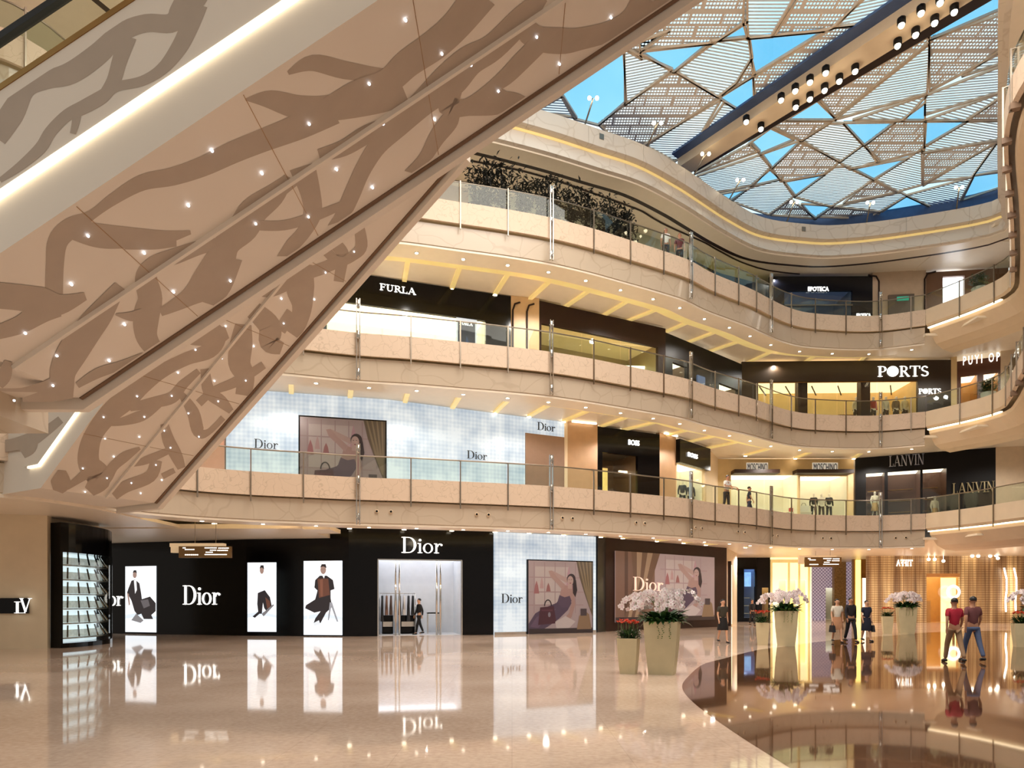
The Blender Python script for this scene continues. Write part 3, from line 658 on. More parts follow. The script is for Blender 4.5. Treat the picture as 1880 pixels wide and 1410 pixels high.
undA += [crop(l, 2) for l in [
 [(760, -30, 170), (640, 120, 150), (530, 220, 150), (400, 310, 140), (300, 400, 130), (150, 470, 150), (0, 540, 110)],
 [(1060, -20, 70), (960, 90, 120), (820, 230, 130), (700, 300, 150), (600, 400, 170), (480, 500, 130), (350, 620, 110), (250, 720, 90), (180, 830, 80), (120, 950, 70), (60, 1080, 60)],
 [(420, 560, 80), (340, 600, 80), (200, 660, 90), (80, 730, 80), (-40, 765, 60)], [(940, 80, 100), (1020, 180, 120), (1150, 200, 130), (1250, 190, 110), (1400, 150, 100), (1500, 80, 90), (1560, -20, 110)],
 [(1050, 210, 90), (960, 300, 90), (880, 380, 80), (800, 440, 60), (720, 500, 60), (640, 540, 60), (600, 600, 90), (540, 680, 80), (480, 780, 60), (400, 860, 50)],
 [(620, 430, 100), (600, 520, 110), (700, 530, 80), (830, 520, 90), (900, 490, 80), (985, 500, 40)], [(800, 440, 80), (880, 470, 40)], [(1450, 170, 70), (1600, 60, 80), (1700, -10, 80)]]]
undA += [crop(l, 4) for l in [
 [(-20, 245, 130), (120, 260, 130), (200, 280, 150), (300, 290, 100), (420, 250, 40)], [(-20, 430, 70), (100, 390, 90), (200, 330, 110), (300, 320, 60)],
 [(590, 200, 60), (500, 330, 120), (430, 420, 140), (360, 520, 150), (310, 620, 130), (310, 700, 110), (320, 760, 80)], [(-20, 710, 15), (100, 712, 20), (200, 700, 50), (260, 690, 80)],
 [(700, 340, 60), (640, 350, 45), (570, 340, 10)], [(380, 690, 30), (480, 630, 50), (600, 590, 45), (700, 550, 40)], [(40, 570, 40), (20, 640, 70), (-10, 690, 50)], [(110, 760, 20), (240, 740, 60), (340, 730, 40)]]]
stA = crop([(1817, 408), (1521, 606), (1042, 738), (1289, 850), (1657, 831), (926, 1008), (1258, 1099), (1518, 1065), (1834, 920), (430, 1157), (708, 1243), (955, 1223), (349, 1397), (1133, 1381)], 1)
stA += crop([(385, 94), (564, 260), (1032, 178), (708, 316), (1399, 82), (1145, 312), (843, 445), (275, 606), (530, 585), (223, 921)], 2)
stA += crop([(853, 227), (121, 429), (611, 387), (277, 541), (536, 566), (258, 688), (66, 761)], 4)
escalator('escalator', 'nearest pair of beige escalators seen from below, printed with brown branches, crossing the upper left', FA, dA, Vector((0, -1, 0)), YB-YA, 1.15, 15.5, .66, .47, side, undA, stA, clipA, clipS)
# B: the further escalator
FB = Vector((-10.77, 20.5, 4.55)); dB = Vector((1.7, -1, 1.2)); wB = Vector((-.507, -.862, 0)).normalized()
undB = [crop(l, 4) for l in [
 [(1035, 390, 60), (1060, 450, 110), (1030, 520, 80), (920, 560, 65), (800, 620, 70), (700, 690, 90), (620, 760, 110), (540, 830, 100), (470, 920, 90), (440, 1000, 100), (440, 1080, 110), (490, 1150, 120), (440, 1215, 60)],
 [(1120, 430, 60), (1060, 450, 90), (960, 470, 50), (900, 475, 8)], [(980, 620, 30), (900, 690, 50), (850, 750, 60), (760, 775, 55), (640, 800, 40)], [(790, 790, 20), (700, 840, 55), (600, 870, 40), (510, 882, 20)],
 [(1500, 90, 90), (1480, 200, 140), (1490, 300, 100), (1470, 390, 80), (1440, 440, 60)], [(1260, 240, 20), (1340, 230, 50), (1440, 180, 60)], [(1480, 150, 60), (1600, 110, 60), (1690, 60, 60), (1660, 0, 60), (1620, -30, 40)],
 [(1690, 60, 60), (1670, 180, 50)], [(1250, 320, 90), (1330, 400, 110), (1330, 480, 100), (1390, 510, 60)], [(1440, 330, 60), (1380, 420, 60)], [(1200, 390, 80), (1190, 480, 110), (1180, 580, 110), (1210, 650, 90), (1200, 740, 80)],
 [(1010, 610, 45), (1030, 720, 60), (1090, 770, 60), (1140, 820, 30)], [(1300, 590, 40), (1240, 630, 45), (1150, 680, 50), (1050, 720, 40), (980, 780, 40)], [(890, 730, 30), (950, 820, 60), (980, 920, 60), (1030, 920, 30), (1100, 850, 30)],
 [(810, 880, 40), (830, 960, 60), (870, 1040, 60), (895, 1100, 40)], [(690, 1000, 15), (620, 1040, 50), (560, 1090, 50), (520, 1150, 60), (460, 1210, 40)], [(640, 1090, 8), (720, 1060, 40), (840, 1010, 30)],
 [(770, 1060, 60), (740, 1140, 60), (620, 1190, 60), (560, 1235, 50)], [(305, 1110, 40), (300, 1170, 100), (285, 1215, 50)], [(330, 1195, 25), (420, 1130, 50)], [(800, 1140, 30), (860, 1110, 25)]]]
undB += [crop(l, 2) for l in [[(370, 950, 30), (330, 1000, 45)], [(155, 1100, 50), (170, 1210, 60), (130, 1260, 50), (60, 1290, 45), (0, 1240, 50)]]]
stB = crop([(1745, 30), (1604, 133), (1387, 262), (1549, 266), (1235, 380), (1398, 384), (1112, 398), (963, 514), (1250, 497), (1093, 556), (877, 627), (1057, 668), (1211, 666), (675, 743), (846, 741), (1075, 768), (510, 846), (711, 845),
 (928, 827), (809, 913), (517, 952), (686, 944), (980, 943), (840, 997), (560, 1041), (408, 1099), (768, 1082), (527, 1147), (647, 1171), (797, 1157), (419, 1215), (541, 1225), (693, 1222)], 4)
sideB = [crop(l, 4) for l in [[(-40, 1000, 60), (60, 985, 60), (150, 960, 70), (230, 915, 50), (300, 860, 40)], [(160, 950, 60), (150, 1000, 60), (110, 1030, 50)]]]
escalator('escalator', 'further single escalator behind the nearest pair, rising from the lowest balcony with star lights underneath', FB, dB, wB, 3.1, 2.2, 13.2, .62, .46, sideB, undB, stB)
# floor landings on the left
m = M(); m.box((-16, 7.9, 4.45), (XA-1.0, 11.6, 5.9)); m.build('wall_left', FASC, kind='structure')
# ================================================================ WALLS AND SHOPS
W = {1: [(-20.8, 33.7), (-18.5, 33), (-12.1, 31.2), (-8, 30.4), (-.9, 32), (4.3, 34.5)],
     2: [(-17, 26.5), (-11.8, 28), (-5.4, 29.6), (2.5, 33.3), (4.2, 33.9), (7.7, 35.6), (8.8, 36.5), (11, 38.7), (12.7, 42), (21, 42), (27.7, 39), (38, 37)],
     3: [(-17, 26), (-14, 27), (-6.8, 29.7), (0, 31.9), (1.3, 32.2), (7.9, 35.4), (10.5, 38), (13.6, 40.3), (25.7, 40), (27.9, 39), (38, 36)],
     4: [(-17, 26), (-14, 27), (-5.4, 31), (2.5, 33.3), (8.8, 37), (12.7, 40), (15, 40.2), (20.9, 40.2), (26, 39.6), (38, 38)]}
FLZ = {1: 0, 2: 6.1, 3: 11.6, 4: 17.1}; TOPZ = {1: 4.9, 2: 10.4, 3: 15.9, 4: 20.97}
def wpt(lv, px):
    k = (px-CX)/F; L = W[lv]
    for a, b in zip(L[:-1], L[1:]):
        fa = a[0]-k*a[1]; fb = b[0]-k*b[1]
        if (fa <= 0) != (fb <= 0) or fa == 0:
            t = fa/(fa-fb) if fa != fb else 0; return (a[0]+(b[0]-a[0])*t, a[1]+(b[1]-a[1])*t)
    return L[-1] if px > 1000 else L[0]
# plain wall backing, set back behind every shop front
for lv in W:
    for a, b in zip(W[lv][:-1], W[lv][1:]):
        fr_ = Frame(a, b); m = M(); fr_.box(m, -.05, fr_.L+.05, 3.0, 3.2, FLZ[lv], TOPZ[lv]); m.build('wall_back', WALLM, kind='structure')
def wall(lv, px0, px1, mt=None, thick=.25, d=0):
    fr_ = Frame(wpt(lv, px0), wpt(lv, px1)); m = M(); fr_.box(m, 0, fr_.L, d, d+thick, FLZ[lv], TOPZ[lv]); return m.build('wall_far', mt or WALLM, kind='structure')
def shop(lv, fr_, ztop, mt, label, openings=(), depth=2.6, ceil=None, inner=None, glass=True, cat='shop front', zb=None):
    z0 = FLZ.get(lv, 0) if zb is None else zb
    root = empty('shop_front', fr_.pt(fr_.L/2, 0, z0), fr_.rz, label, cat)
    m = M(); u = 0
    for a, b, zl, zh in sorted(openings):
        if a > u: fr_.box(m, u, a, 0, .18, z0, ztop)
        if zh < ztop: fr_.box(m, a, b, 0, .18, zh, ztop)
        if zl > z0: fr_.box(m, a, b, 0, .18, z0, zl)
        u = b
    if u < fr_.L: fr_.box(m, u, fr_.L, 0, .18, z0, ztop)
    m.build('facade', mt, root)
    for a, b, zl, zh in openings:
        m = M(); d = depth; t = .06
        fr_.box(m, a-t, b+t, d, d+t, zl, zh+.2); fr_.box(m, a-t, a, .18, d, zl, zh+.2); fr_.box(m, b, b+t, .18, d, zl, zh+.2); fr_.box(m, a-t, b+t, .18, d, zl-.03, zl+.01)
        r = m.build('interior', inner or SHOPW, root)
        m = M(); fr_.box(m, a, b, .2, d, zh+.14, zh+.2); m.build('lit_ceiling', ceil or SHOPC, r)
        if lv in (2, 3) and zl == z0 and b-a > 1.5: m = M(); fr_.box(m, a+.05, b-.05, .25, 1.6, zl+.02, zl+.52); m.build('display_platform', SHOPW, r)
        if glass:
            n = max(1, round((b-a)/2.2))
            for i in range(n):
                m = M(); fr_.box(m, a+(b-a)*i/n+.02, a+(b-a)*(i+1)/n-.02, .08, .095, zl+.02, zh-.02); g = m.build('glass_pane', SHOPG, root)
    return root
# ---- lettering
def text_mesh(s, bold=.0):
    cu = bpy.data.curves.new('t', 'FONT'); cu.body = s; cu.offset = bold; cu.resolution_u = 3
    o = bpy.data.objects.new('t', cu); COL.objects.link(o); bpy.context.view_layer.update()
    me = bpy.data.meshes.new_from_object(o.evaluated_get(bpy.context.evaluated_depsgraph_get()))
    v = [tuple(p.co) for p in me.vertices]; f = [list(p.vertices) for p in me.polygons]
    bpy.data.objects.remove(o); bpy.data.curves.remove(cu); bpy.data.meshes.remove(me); return v, f
def put_text(M_, fr_, v, f, box, d0, d1):
    x0 = min(p[0] for p in v); x1 = max(p[0] for p in v); y0 = min(p[1] for p in v); y1 = max(p[1] for p in v)
    u0, u1, z0, z1 = box; g = lambda p, d: fr_.pt(u0+(p[0]-x0)/(x1-x0)*(u1-u0), d, z0+(p[1]-y0)/(y1-y0)*(z1-z0))
    n = len(v); M_.add([g(p, d0) for p in v]+[g(p, d1) for p in v], f+[[i+n for i in q][::-1] for q in f])
    ed = {}
    for q in f:
        for i in range(len(q)):
            a, b = q[i], q[(i+1) % len(q)]; ed[(a, b)] = 1
    for (a, b) in list(ed):
        if (b, a) not in ed: M_.add([g(v[a], d0), g(v[b], d0), g(v[b], d1), g(v[a], d1)], [(0, 1, 2, 3)])
def arc(cx, cy, rx, ry, tx, ty, a0, a1, n=18):
    o = []; i_ = []
    for k in range(n+1):
        a = math.radians(a0+(a1-a0)*k/n); o.append((cx+rx*math.cos(a), cy+ry*math.sin(a))); i_.append((cx+(rx-tx)*math.cos(a), cy+(ry-ty)*math.sin(a)))
    return [[o[k], o[k+1], i_[k+1], i_[k]] for k in range(n)]
def bx(x0, y0, x1, y1): return [[(x0, y0), (x1, y0), (x1, y1), (x0, y1)]]
def dg(a, b, w_): return [[(a[0]-w_/2, a[1]), (a[0]+w_/2, a[1]), (b[0]+w_/2, b[1]), (b[0]-w_/2, b[1])]]
T = .035
GLY = {
 'D': (bx(.1, 0, .22, 1)+bx(0, 0, .4, T)+bx(0, 1-T, .4, 1)+arc(.38, .5, .44, .5, .13, T, -90, 90), .9),
 'i': (bx(.08, 0, .18, .62)+bx(0, 0, .26, T)+bx(0, .62-T, .1, .62)+arc(.13, .82, .075, .075, .075, .075, 0, 360, 10), .3),
 'o': (arc(.28, .31, .28, .32, .1, .04, 0, 360), .62),
 'r': (bx(.08, 0, .18, .62)+bx(0, 0, .28, T)+bx(0, .62-T, .1, .62)+arc(.34, .4, .17, .22, .06, .06, 40, 175, 8)+arc(.42, .53, .06, .06, .06, .06, 0, 360, 8), .5),
 'F': (bx(.1, 0, .24, 1)+bx(0, 0, .36, T)+bx(0, 1-T, .62, 1)+bx(.2, .5, .5, .5+T)+bx(.58, .78, .62, 1)+bx(.46, .4, .5, .62), .72),
 'U': (bx(.1, .3, .23, 1)+bx(0, 1-T, .34, 1)+bx(.62, .3, .68, 1)+bx(.5, 1-T, .8, 1)+arc(.39, .32, .29, .34, .09, .06, 180, 360), .88),
 'R': (bx(.1, 0, .23, 1)+bx(0, 0, .34, T)+bx(0, 1-T, .4, 1)+arc(.36, .75, .26, .25, .11, T, -90, 90)+bx(.2, .5, .38, .5+T)+dg((.72, 0), (.36, .52), .15)+bx(.62, 0, .84, T), .84),
 'L': (bx(.1, 0, .23, 1)+bx(0, 0, .6, T)+bx(0, 1-T, .34, 1)+bx(.56, 0, .6, .26), .68),
 'A': (dg((.1, 0), (.42, 1), .05)+dg((.76, 0), (.42, 1), .14)+bx(.22, .32, .64, .32+T)+bx(0, 0, .24, T)+bx(.6, 0, .92, T), .94),
 'N': (bx(.12, 0, .17, 1)+bx(.72, 0, .77, 1)+dg((.72, 0), (.14, 1), .15)+bx(0, 0, .28, T)+bx(0, 1-T, .18, 1)+bx(.6, 1-T, .9, 1), .94),
 'V': (dg((.44, 0), (.12, 1), .14)+dg((.44, 0), (.76, 1), .05)+bx(0, 1-T, .28, 1)+bx(.62, 1-T, .9, 1), .9),
 'I': (bx(.1, 0, .23, 1)+bx(0, 0, .33, T)+bx(0, 1-T, .33, 1), .4),
 'P': (bx(.1, 0, .26, 1)+bx(0, 0, .38, T)+bx(0, 1-T, .42, 1)+arc(.38, .72, .3, .28, .13, T, -90, 90)+bx(.2, .44, .4, .44+T), .74),
 'O': (arc(.46, .5, .46, .51, .14, .06, 0, 360), 1.0), '@': (arc(.46, .5, .46, .51, .46, .51, 0, 360), 1.0),
 'T': (bx(.33, 0, .48, 1)+bx(.22, 0, .6, T)+bx(0, 1-T, .8, 1)+bx(0, .76, .04, 1)+bx(.76, .76, .8, 1), .86),
 'S': (arc(.32, .74, .26, .26, .1, .07, 20, 270, 14)+arc(.32, .26, .3, .26, .12, .07, -160, 90, 14), .68),
 ' ': ([], .4), '|': (bx(0, 0, .05, 1), .2), 'X': (dg((.1, 0), (.7, 1), .05)+dg((.7, 0), (.1, 1), .14), .8)}
def letters(name, fr_, s, box, mt, parent, d0=-.06, d1=-.02, serif=True, bold=.02, depth_letters=True):
    """one sign: parts of it are its single letters"""
    u0, u1, z0, z1 = box; r = empty(name, fr_.pt((u0+u1)/2, d0, z0), fr_.rz); r.parent = parent
    r.matrix_local = WM[parent.name].inverted() @ WM[r.name]
    m = M()
    if serif:
        tot = sum(GLY[c][1] for c in s)-.06; x = 0
        for c in s:
            for poly in GLY[c][0]: fr_.extr(m, [(u0+(x+a)/tot*(u1-u0), z0+b*(z1-z0)) for a, b in poly], d0, d1)
            x += GLY[c][1]
    else:
        v, f = text_mesh(s, bold); put_text(m, fr_, v, f, box, d0, d1)
    COL.objects.unlink(r); n = r.name; bpy.data.objects.remove(r)
    return m.build(name, mt, parent)
def pbox(fr_, px0, py0, px1, py1, d=0):
    """box (u0, u1, z0, z1) on a front from picture corners"""
    u0, za = fr_.px(px0, py0, d); u1, zb_ = fr_.px(px1, py1, d); return (u0, u1, zb_, za)
# ---- posters: flat printed sheets
EMI = {}
def ink(c, e):
    g_ = (c[0]+c[1]+c[2])/3; f_ = .62 if e < 1 else .9; c = tuple(int((g_+(v-g_)*f_)*(.93 if e < 1 else 1)) for v in c); k = (c, e)
    if k not in EMI: EMI[k] = mat('print_ink_%d' % len(EMI), tuple(v*.6 for v in c) if e else c, .35, noise=.04, nscale=6, emit=c if e else None, es=e)
    return EMI[k]
def poster(name, fr_, box, items, e, parent, d=-.03, label=None):
    u0, u1, z0, z1 = box; mats = []; m = M()
    for i, (c, poly) in enumerate(items):
        mt = ink(c, e)
        if mt not in mats: mats.append(mt)
        m.m = mats.index(mt); dd = d-.0012*i
        m.add([fr_.pt(u0+(u1-u0)*min(1, max(0, x)), dd, z1-(z1-z0)*min(1, max(0, y))) for x, y in poly], [list(range(len(poly)))])
    return m.build(name, mats, parent, label=label)
def R_(x0, y0, x1, y1): return [(x0, y0), (x1, y0), (x1, y1), (x0, y1)]
def el(cx, cy, rx, ry, n=16): return [(cx+rx*math.cos(2*math.pi*k/n), cy+ry*math.sin(2*math.pi*k/n)) for k in range(n)]
def lady(x0, sx_, shade=1.0, curtain=True):
    k = lambda c: tuple(int(v*shade) for v in c); t = lambda l: [(x0+x*sx_, y) for x, y in l]
    L = [(k((202, 158, 150)), R_(0, 0, 1, 1)), (k((222, 184, 168)), t(R_(.1, .08, .62, .6)))]
    for i in range(5): L.append((k((188, 132, 130)), t(R_(.08+.16*i, .02, .09+.16*i, .72))))
    for j in (.22, .42, .6): L.append((k((196, 142, 136)), t(R_(0, j, .85, j+.015))))
    for (x, y, a, b, c) in [(.12, .36, .04, .09, (206, 98, 96)), (.2, .3, .03, .08, (224, 150, 140)), (.3, .36, .035, .06, (196, 96, 88)), (.62, .2, .04, .14, (222, 140, 150)), (.7, .34, .04, .1, (200, 110, 120)), (.56, .34, .03, .07, (230, 170, 160))]:
        L.append((k(c), t([(x-a, y+b), (x-a*.6, y-b*.2), (x, y-b), (x+a*.6, y-b*.2), (x+a, y+b)])))
    if curtain:
        L.append((k((122, 88, 50)), t([(.74, 0), (1, 0), (1, .78), (.93, .6), (.86, .42), (.79, .22)])))
        for i in range(4): L.append((k((168, 128, 76)), t([(.77+.06*i, 0), (.79+.06*i, 0), (.9+.028*i, .4), (.98, .66), (.96, .66), (.87+.03*i, .4)])))
    L += [(k((96, 62, 92)), t([(0, .86), (.1, .72), (.26, .64), (.42, .58), (.5, .5), (.62, .5), (.66, .58), (.6, .68), (.46, .8), (.3, .9), (.1, 1), (0, 1)])),   # gown
          (k((118, 78, 108)), t([(.02, .9), (.12, .77), (.3, .68), (.42, .66), (.3, .78), (.14, .92)])),
          (k((208, 138, 118)), t([(.46, .52), (.5, .38), (.56, .33), (.66, .36), (.7, .46), (.66, .54), (.56, .6), (.5, .58)])),                 # torso skin
          (k((104, 68, 96)), t([(.44, .56), (.47, .47), (.55, .5), (.63, .48), (.66, .55), (.6, .64), (.5, .64)])),
          (k((212, 146, 126)), t([(.3, .14), (.35, .13), (.46, .24), (.56, .33), (.52, .4), (.42, .3), (.33, .22)])),                              # raised arm
          (k((218, 156, 136)), t([(.35, .13), (.4, .15), (.56, .22), (.62, .26), (.58, .3), (.45, .24)])),
          (k((206, 136, 116)), t([(.64, .38), (.7, .42), (.72, .6), (.66, .78), (.56, .86), (.52, .82), (.62, .72), (.66, .58)])),                 # other arm
          (k((60, 34, 36)), t(el(.655, .25, .07, .08))), (k((60, 34, 36)), t([(.66, .24), (.73, .26), (.75, .4), (.72, .5), (.68, .44), (.68, .32)])),  # hair
          (k((222, 160, 140)), t(el(.64, .27, .048, .068))), (k((222, 160, 140)), t([(.6, .32), (.66, .32), (.67, .38), (.6, .38)])),               # face, neck
          (k((70, 36, 34)), t(R_(.612, .25, .628, .256))), (k((70, 36, 34)), t(R_(.648, .25, .664, .256))), (k((190, 60, 66)), t(el(.64, .303, .014, .007, 8))),
          (k((40, 18, 26)), t(arcp(.29, .62, .06, .09))), (k((96, 30, 48)), t([(.17, .64), (.38, .62), (.42, .86), (.14, .88)])), (k((122, 44, 62)), t(R_(.19, .67, .36, .69))),
          (k((150, 130, 140)), t(el(.31, .74, .02, .035, 10))), (k((226, 190, 176)), t([(.4, .84), (.56, .76), (.72, .84), (.62, .93), (.42, .93)])),
          (k((66, 44, 44)), R_(0, .93, 1, 1)), (k((176, 120, 70)), t([(.78, .76), (.86, .68), (.94, .74), (.98, .95), (.74, .95)])), (k((86, 60, 64)), t(R_(.8, .66, .9, .76)))]
    return L
def arcp(cx, cy, rx, ry, w_=.016):
    o = [(cx+rx*math.cos(math.pi*k/10), cy-ry*math.sin(math.pi*k/10)) for k in range(11)]; i_ = [(cx+(rx-w_)*math.cos(math.pi*k/10), cy-(ry-w_)*math.sin(math.pi*k/10)) for k in range(11)]
    return o+i_[::-1]
def man(kind):
    L = [((236, 244, 250), R_(0, 0, 1, 1)), ((250, 252, 255), R_(.12, 0, .9, .74)), ((206, 218, 228), [(0, .74), (.5, .7), (1, .76), (1, .8), (.5, .76), (0, .8)])]
    dk = (40, 34, 36); br = (96, 58, 44); sk = (150, 120, 108)
    if kind == 1:
        L += [(dk, [(.1, .34), (.2, .22), (.32, .2), (.46, .26), (.52, .42), (.54, .5), (.8, .46), (.98, .56), (.98, .68), (.84, .74), (.9, .8), (.6, .8), (.52, .72), (.4, .74), (.3, .68), (.2, .52), (.06, .4)]), ((226, 226, 228), [(.28, .21), (.36, .2), (.38, .36), (.32, .42)]),
              (sk, el(.31, .13, .065, .05)), (dk, [(.24, .1), (.28, .06), (.36, .06), (.38, .11), (.32, .09)]), ((90, 84, 86), [(.5, .52), (.74, .5), (.8, .6), (.6, .64)]), (sk, [(.06, .4), (.12, .42), (.16, .58), (.12, .6)]), ((120, 116, 118), [(.2, .82), (.36, .72), (.6, .82), (.5, .86)])]
    elif kind == 2:
        L += [((222, 226, 230), [(.3, .22), (.5, .17), (.68, .24), (.72, .4), (.62, .44), (.36, .42)]), (dk, [(.36, .44), (.6, .4), (.78, .5), (.84, .62), (.7, .72), (.58, .66), (.54, .58), (.5, .74), (.38, .74), (.34, .6)]), (br, [(.62, .5), (.78, .56), (.8, .66), (.68, .66)]),
              (sk, el(.5, .11, .07, .055)), (dk, [(.42, .09), (.46, .04), (.56, .04), (.58, .1), (.5, .07)]), (dk, [(.18, .78), (.4, .7), (.42, .74), (.26, .8)]), ((110, 106, 108), [(.5, .74), (.9, .6), (.92, .62), (.56, .78)])]
    else:
        L += [((226, 230, 236), R_(.1, 0, .13, .8)), (dk, [(.3, .26), (.42, .2), (.6, .2), (.76, .26), (.8, .38), (.7, .4), (.7, .5), (.74, .62), (.58, .7), (.44, .84), (.26, .84), (.3, .78), (.44, .68), (.28, .7), (.04, .64), (.06, .6), (.3, .52), (.36, .4), (.28, .36)]),
              (br, [(.36, .24), (.64, .24), (.68, .46), (.4, .5)]), ((120, 74, 56), [(.42, .26), (.5, .24), (.5, .48), (.44, .48)]), (sk, el(.51, .12, .075, .06)), (dk, [(.43, .09), (.47, .045), (.57, .045), (.6, .1), (.51, .075)]), ((238, 238, 240), [(.47, .18), (.56, .18), (.53, .24)]),
              (dk, R_(.47, .11, .49, .115)), (dk, R_(.53, .11, .55, .115)), ((140, 140, 146), [(.68, .56), (.74, .56), (.9, .82), (.86, .82), (.72, .62), (.66, .8), (.63, .8)]), ((210, 214, 220), [(.26, .84), (.4, .8), (.44, .86), (.28, .88)])]
    return L
FR = {}
# ---- ground floor left: stone wall with lit sign box, jewellery-like black case
fl = Frame((-27, 19.3), (-15.12, 23)); m = M(); fl.box(m, 0, fl.L-.5, 0, .4, 0, 4.46); m.build('wall_left', STONEW, kind='structure', org=(-21, 21, 0))
b = pbox(fl, -30, 1098, 54, 1126); m = M(); fl.box(m, b[0], b[1], -.1, .0, b[2], b[3])
sg = empty('wall_sign', fl.pt((b[0]+b[1])/2, -.05, b[2]), fl.rz, 'black wall box sign with white overlapping monogram letters on the stone wall', 'sign'); m.build('sign_box', BLACKG, sg)
b = pbox(fl, 30, 1100.5, 51, 1124.5); letters('monogram', fl, 'L', (b[0]-.02, b[0]+.3, b[2]-.02, b[2]+.36), WHITEL, sg, -.13, -.1); letters('monogram', fl, 'V', (b[0]+.13, b[1]+.13, b[2]+.03, b[3]+.04), WHITEL, sg, -.135, -.1)
fc = Frame((-15.12, 23.0), (-15.2, 26.0))
cc = Curve([(-15.22, 22.95), (-15.06, 23.4), (-14.98, 24.3), (-15.05, 25.3), (-15.4, 26.2)], 8)
root = empty('display_case', (-15.1, 24.5, 0), 0, 'tall curved black display case with glowing angled glass shelves', 'display case')
m = M(); cc.sweep(m, rect(-.5, 0, 3.25, 4.25), 0, cc.L, .3); m.build('case_header', BLACKG, root)
m = M(); cc.sweep(m, rect(-.5, .02, 0, .16), 0, cc.L, .3); cc.sweep(m, rect(-.5, .02, .16, 3.25), 0, .07, .3); cc.sweep(m, rect(-.9, .02, .16, 3.25), cc.L-.08, cc.L, .3); cc.sweep(m, rect(-.6, -.55, 0, 4.2), 0, cc.L, .3); m.build('case_frame', BLACKG, root)
m = M(); cc.sweep(m, rect(-.55, -.5, .16, 3.25), .1, cc.L, .3); m.build('lit_back', mat('case_light', (200, 214, 222), .5, emit=(206, 222, 234), es=1.2, noise=.2, nscale=4), root)
for i in range(6):
    z = .3+.5*i; m = M(); cc.sweep(m, rect(-.48, -.06, z, z+.035), .12, cc.L-.05, .3); sh = m.build('shelf', STEEL, root)
    for j in range(6):
        t = .3+(cc.L-.5)*j/5.5; a = cc.off(t, -.08, z+.06); m = M(); m.bar(a, cc.off(t+.3, -.34, z+.44), .05, .03); m.build('display_fin', CHROME, sh)
    m = M(); cc.sweep(m, rect(-.4, -.3, z+.05, z+.3), .15, cc.L-.1, .3); m.build('glass_block', mat('frosted_glass_block', (196, 206, 206), .2, emit=(214, 228, 232), es=.35, noise=.2, nscale=9), sh)
m = M(); cc.sweep(m, rect(-.03, -.015, .17, 3.24), .1, cc.L, .3); m.build('glass_front', SHOPG, root)
m = M(); fz = Frame((-15.2, 26.4), (-20.8, 27.4)); m.hexa([(-15.95, 23.4, 0), (-15.95, 26.3, 0), (-22, 27.5, 0), (-22, 22.5, 0), (-15.95, 23.4, 4.46), (-15.95, 26.3, 4.46), (-22, 27.5, 4.46), (-22, 22.5, 4.46)]); m.build('wall_left', STONEW, kind='structure', org=(-18, 25, 0))
# ---- ground floor black fronts (three chords of one long gently curved black front)
def chord(lv, px0, px1): return Frame(wpt(lv, px0), wpt(lv, px1))
WW = (252, 254, 255)
f1 = chord(1, 190, 452); f2 = chord(1, 452, 640); f3 = chord(1, 640, 906)
s1 = shop(1, f1, 4.42, BLACKG, 'left stretch of the long black shop front with white four letter sign', ())
b = pbox(f1, 231, 1040, 288, 1161); poster('lit_poster', f1, b, man(1), 1.25, s1, label='backlit white poster of a seated man in dark jacket')
b = pbox(f1, 337, 1075, 404, 1110); letters('white_letters', f1, 'Dior', b, WHITEL, s1)
b = pbox(f1, 172, 1084, 226, 1112); letters('white_letters', f1, 'Dior', (b[0], b[1], b[2], b[3]), WHITEL, s1)
s2 = shop(1, f2, 4.88, BLACKG, 'middle stretch of the long black shop front holding two tall lit posters', ())
f2b = f2
b = pbox(f2, 455, 1033, 508, 1160); poster('lit_poster', f2, b, man(2), 1.25, s2, label='backlit white poster of a man in pale shirt')
b = pbox(f2, 558, 1030, 629, 1166); poster('lit_poster', f2, b, man(3), 1.25, s2, label='backlit white poster of a seated man in brown vest')
b = pbox(f3, 695, 1028, 847, 1165)
s3 = shop(1, f3, 4.9, BLACKG, 'right stretch of the long black shop front with bright white doorway', [(b[0], b[1], 0, b[3])], 2.7, SHOPCW, mat('white_showroom_wall', (214, 216, 220), .5, noise=.03), glass=False)
b2 = pbox(f3, 737, 986, 811, 1016); letters('white_letters', f3, 'Dior', b2, WHITEL, s3)
m = M(); f3.box(m, b[0]-.04, b[1]+.04, -.03, .2, b[3], b[3]+.05); f3.box(m, b[0]-.05, b[0], -.03, .2, 0, b[3]); f3.box(m, b[1], b[1]+.05, -.03, .2, 0, b[3]); m.build('door_trim', CHROME, s3)
for px in (727, 734, 803, 810):
    u, z = f3.px(px, 1100); m = M(); c = f3.pt(u, .3, 0); m.tube([c, c+Vector((0, 0, b[3]))], .045, 8); m.build('chrome_pole', CHROME, s3)
# ---- woven lit front with poster, ground floor
f4 = chord(1, 908, 1094); s4 = shop(1, f4, 4.85, LEDWALL, 'white glowing woven shop front on the ground floor beside black doorway front', ())
b = pbox(f4, 968, 1029, 1085, 1161); m = M(); f4.box(m, b[0]-.05, b[1]+.05, -.12, .0, b[2], b[3]+.05); m.build('poster_frame', BLACKG, s4)
poster('poster_print', f4, b, lady(0, 1, .92), .5, s4, d=-.125, label='campaign poster of a reclining woman in purple with maroon handbag')
b = pbox(f4, 920, 1090, 958, 1107); letters('black_letters', f4, 'Dior', b, BLACKL, s4)
m = M(); f4.box(m, 0, f4.L, -.04, 0, 0, .12); m.build('plinth', CHROME, s4)
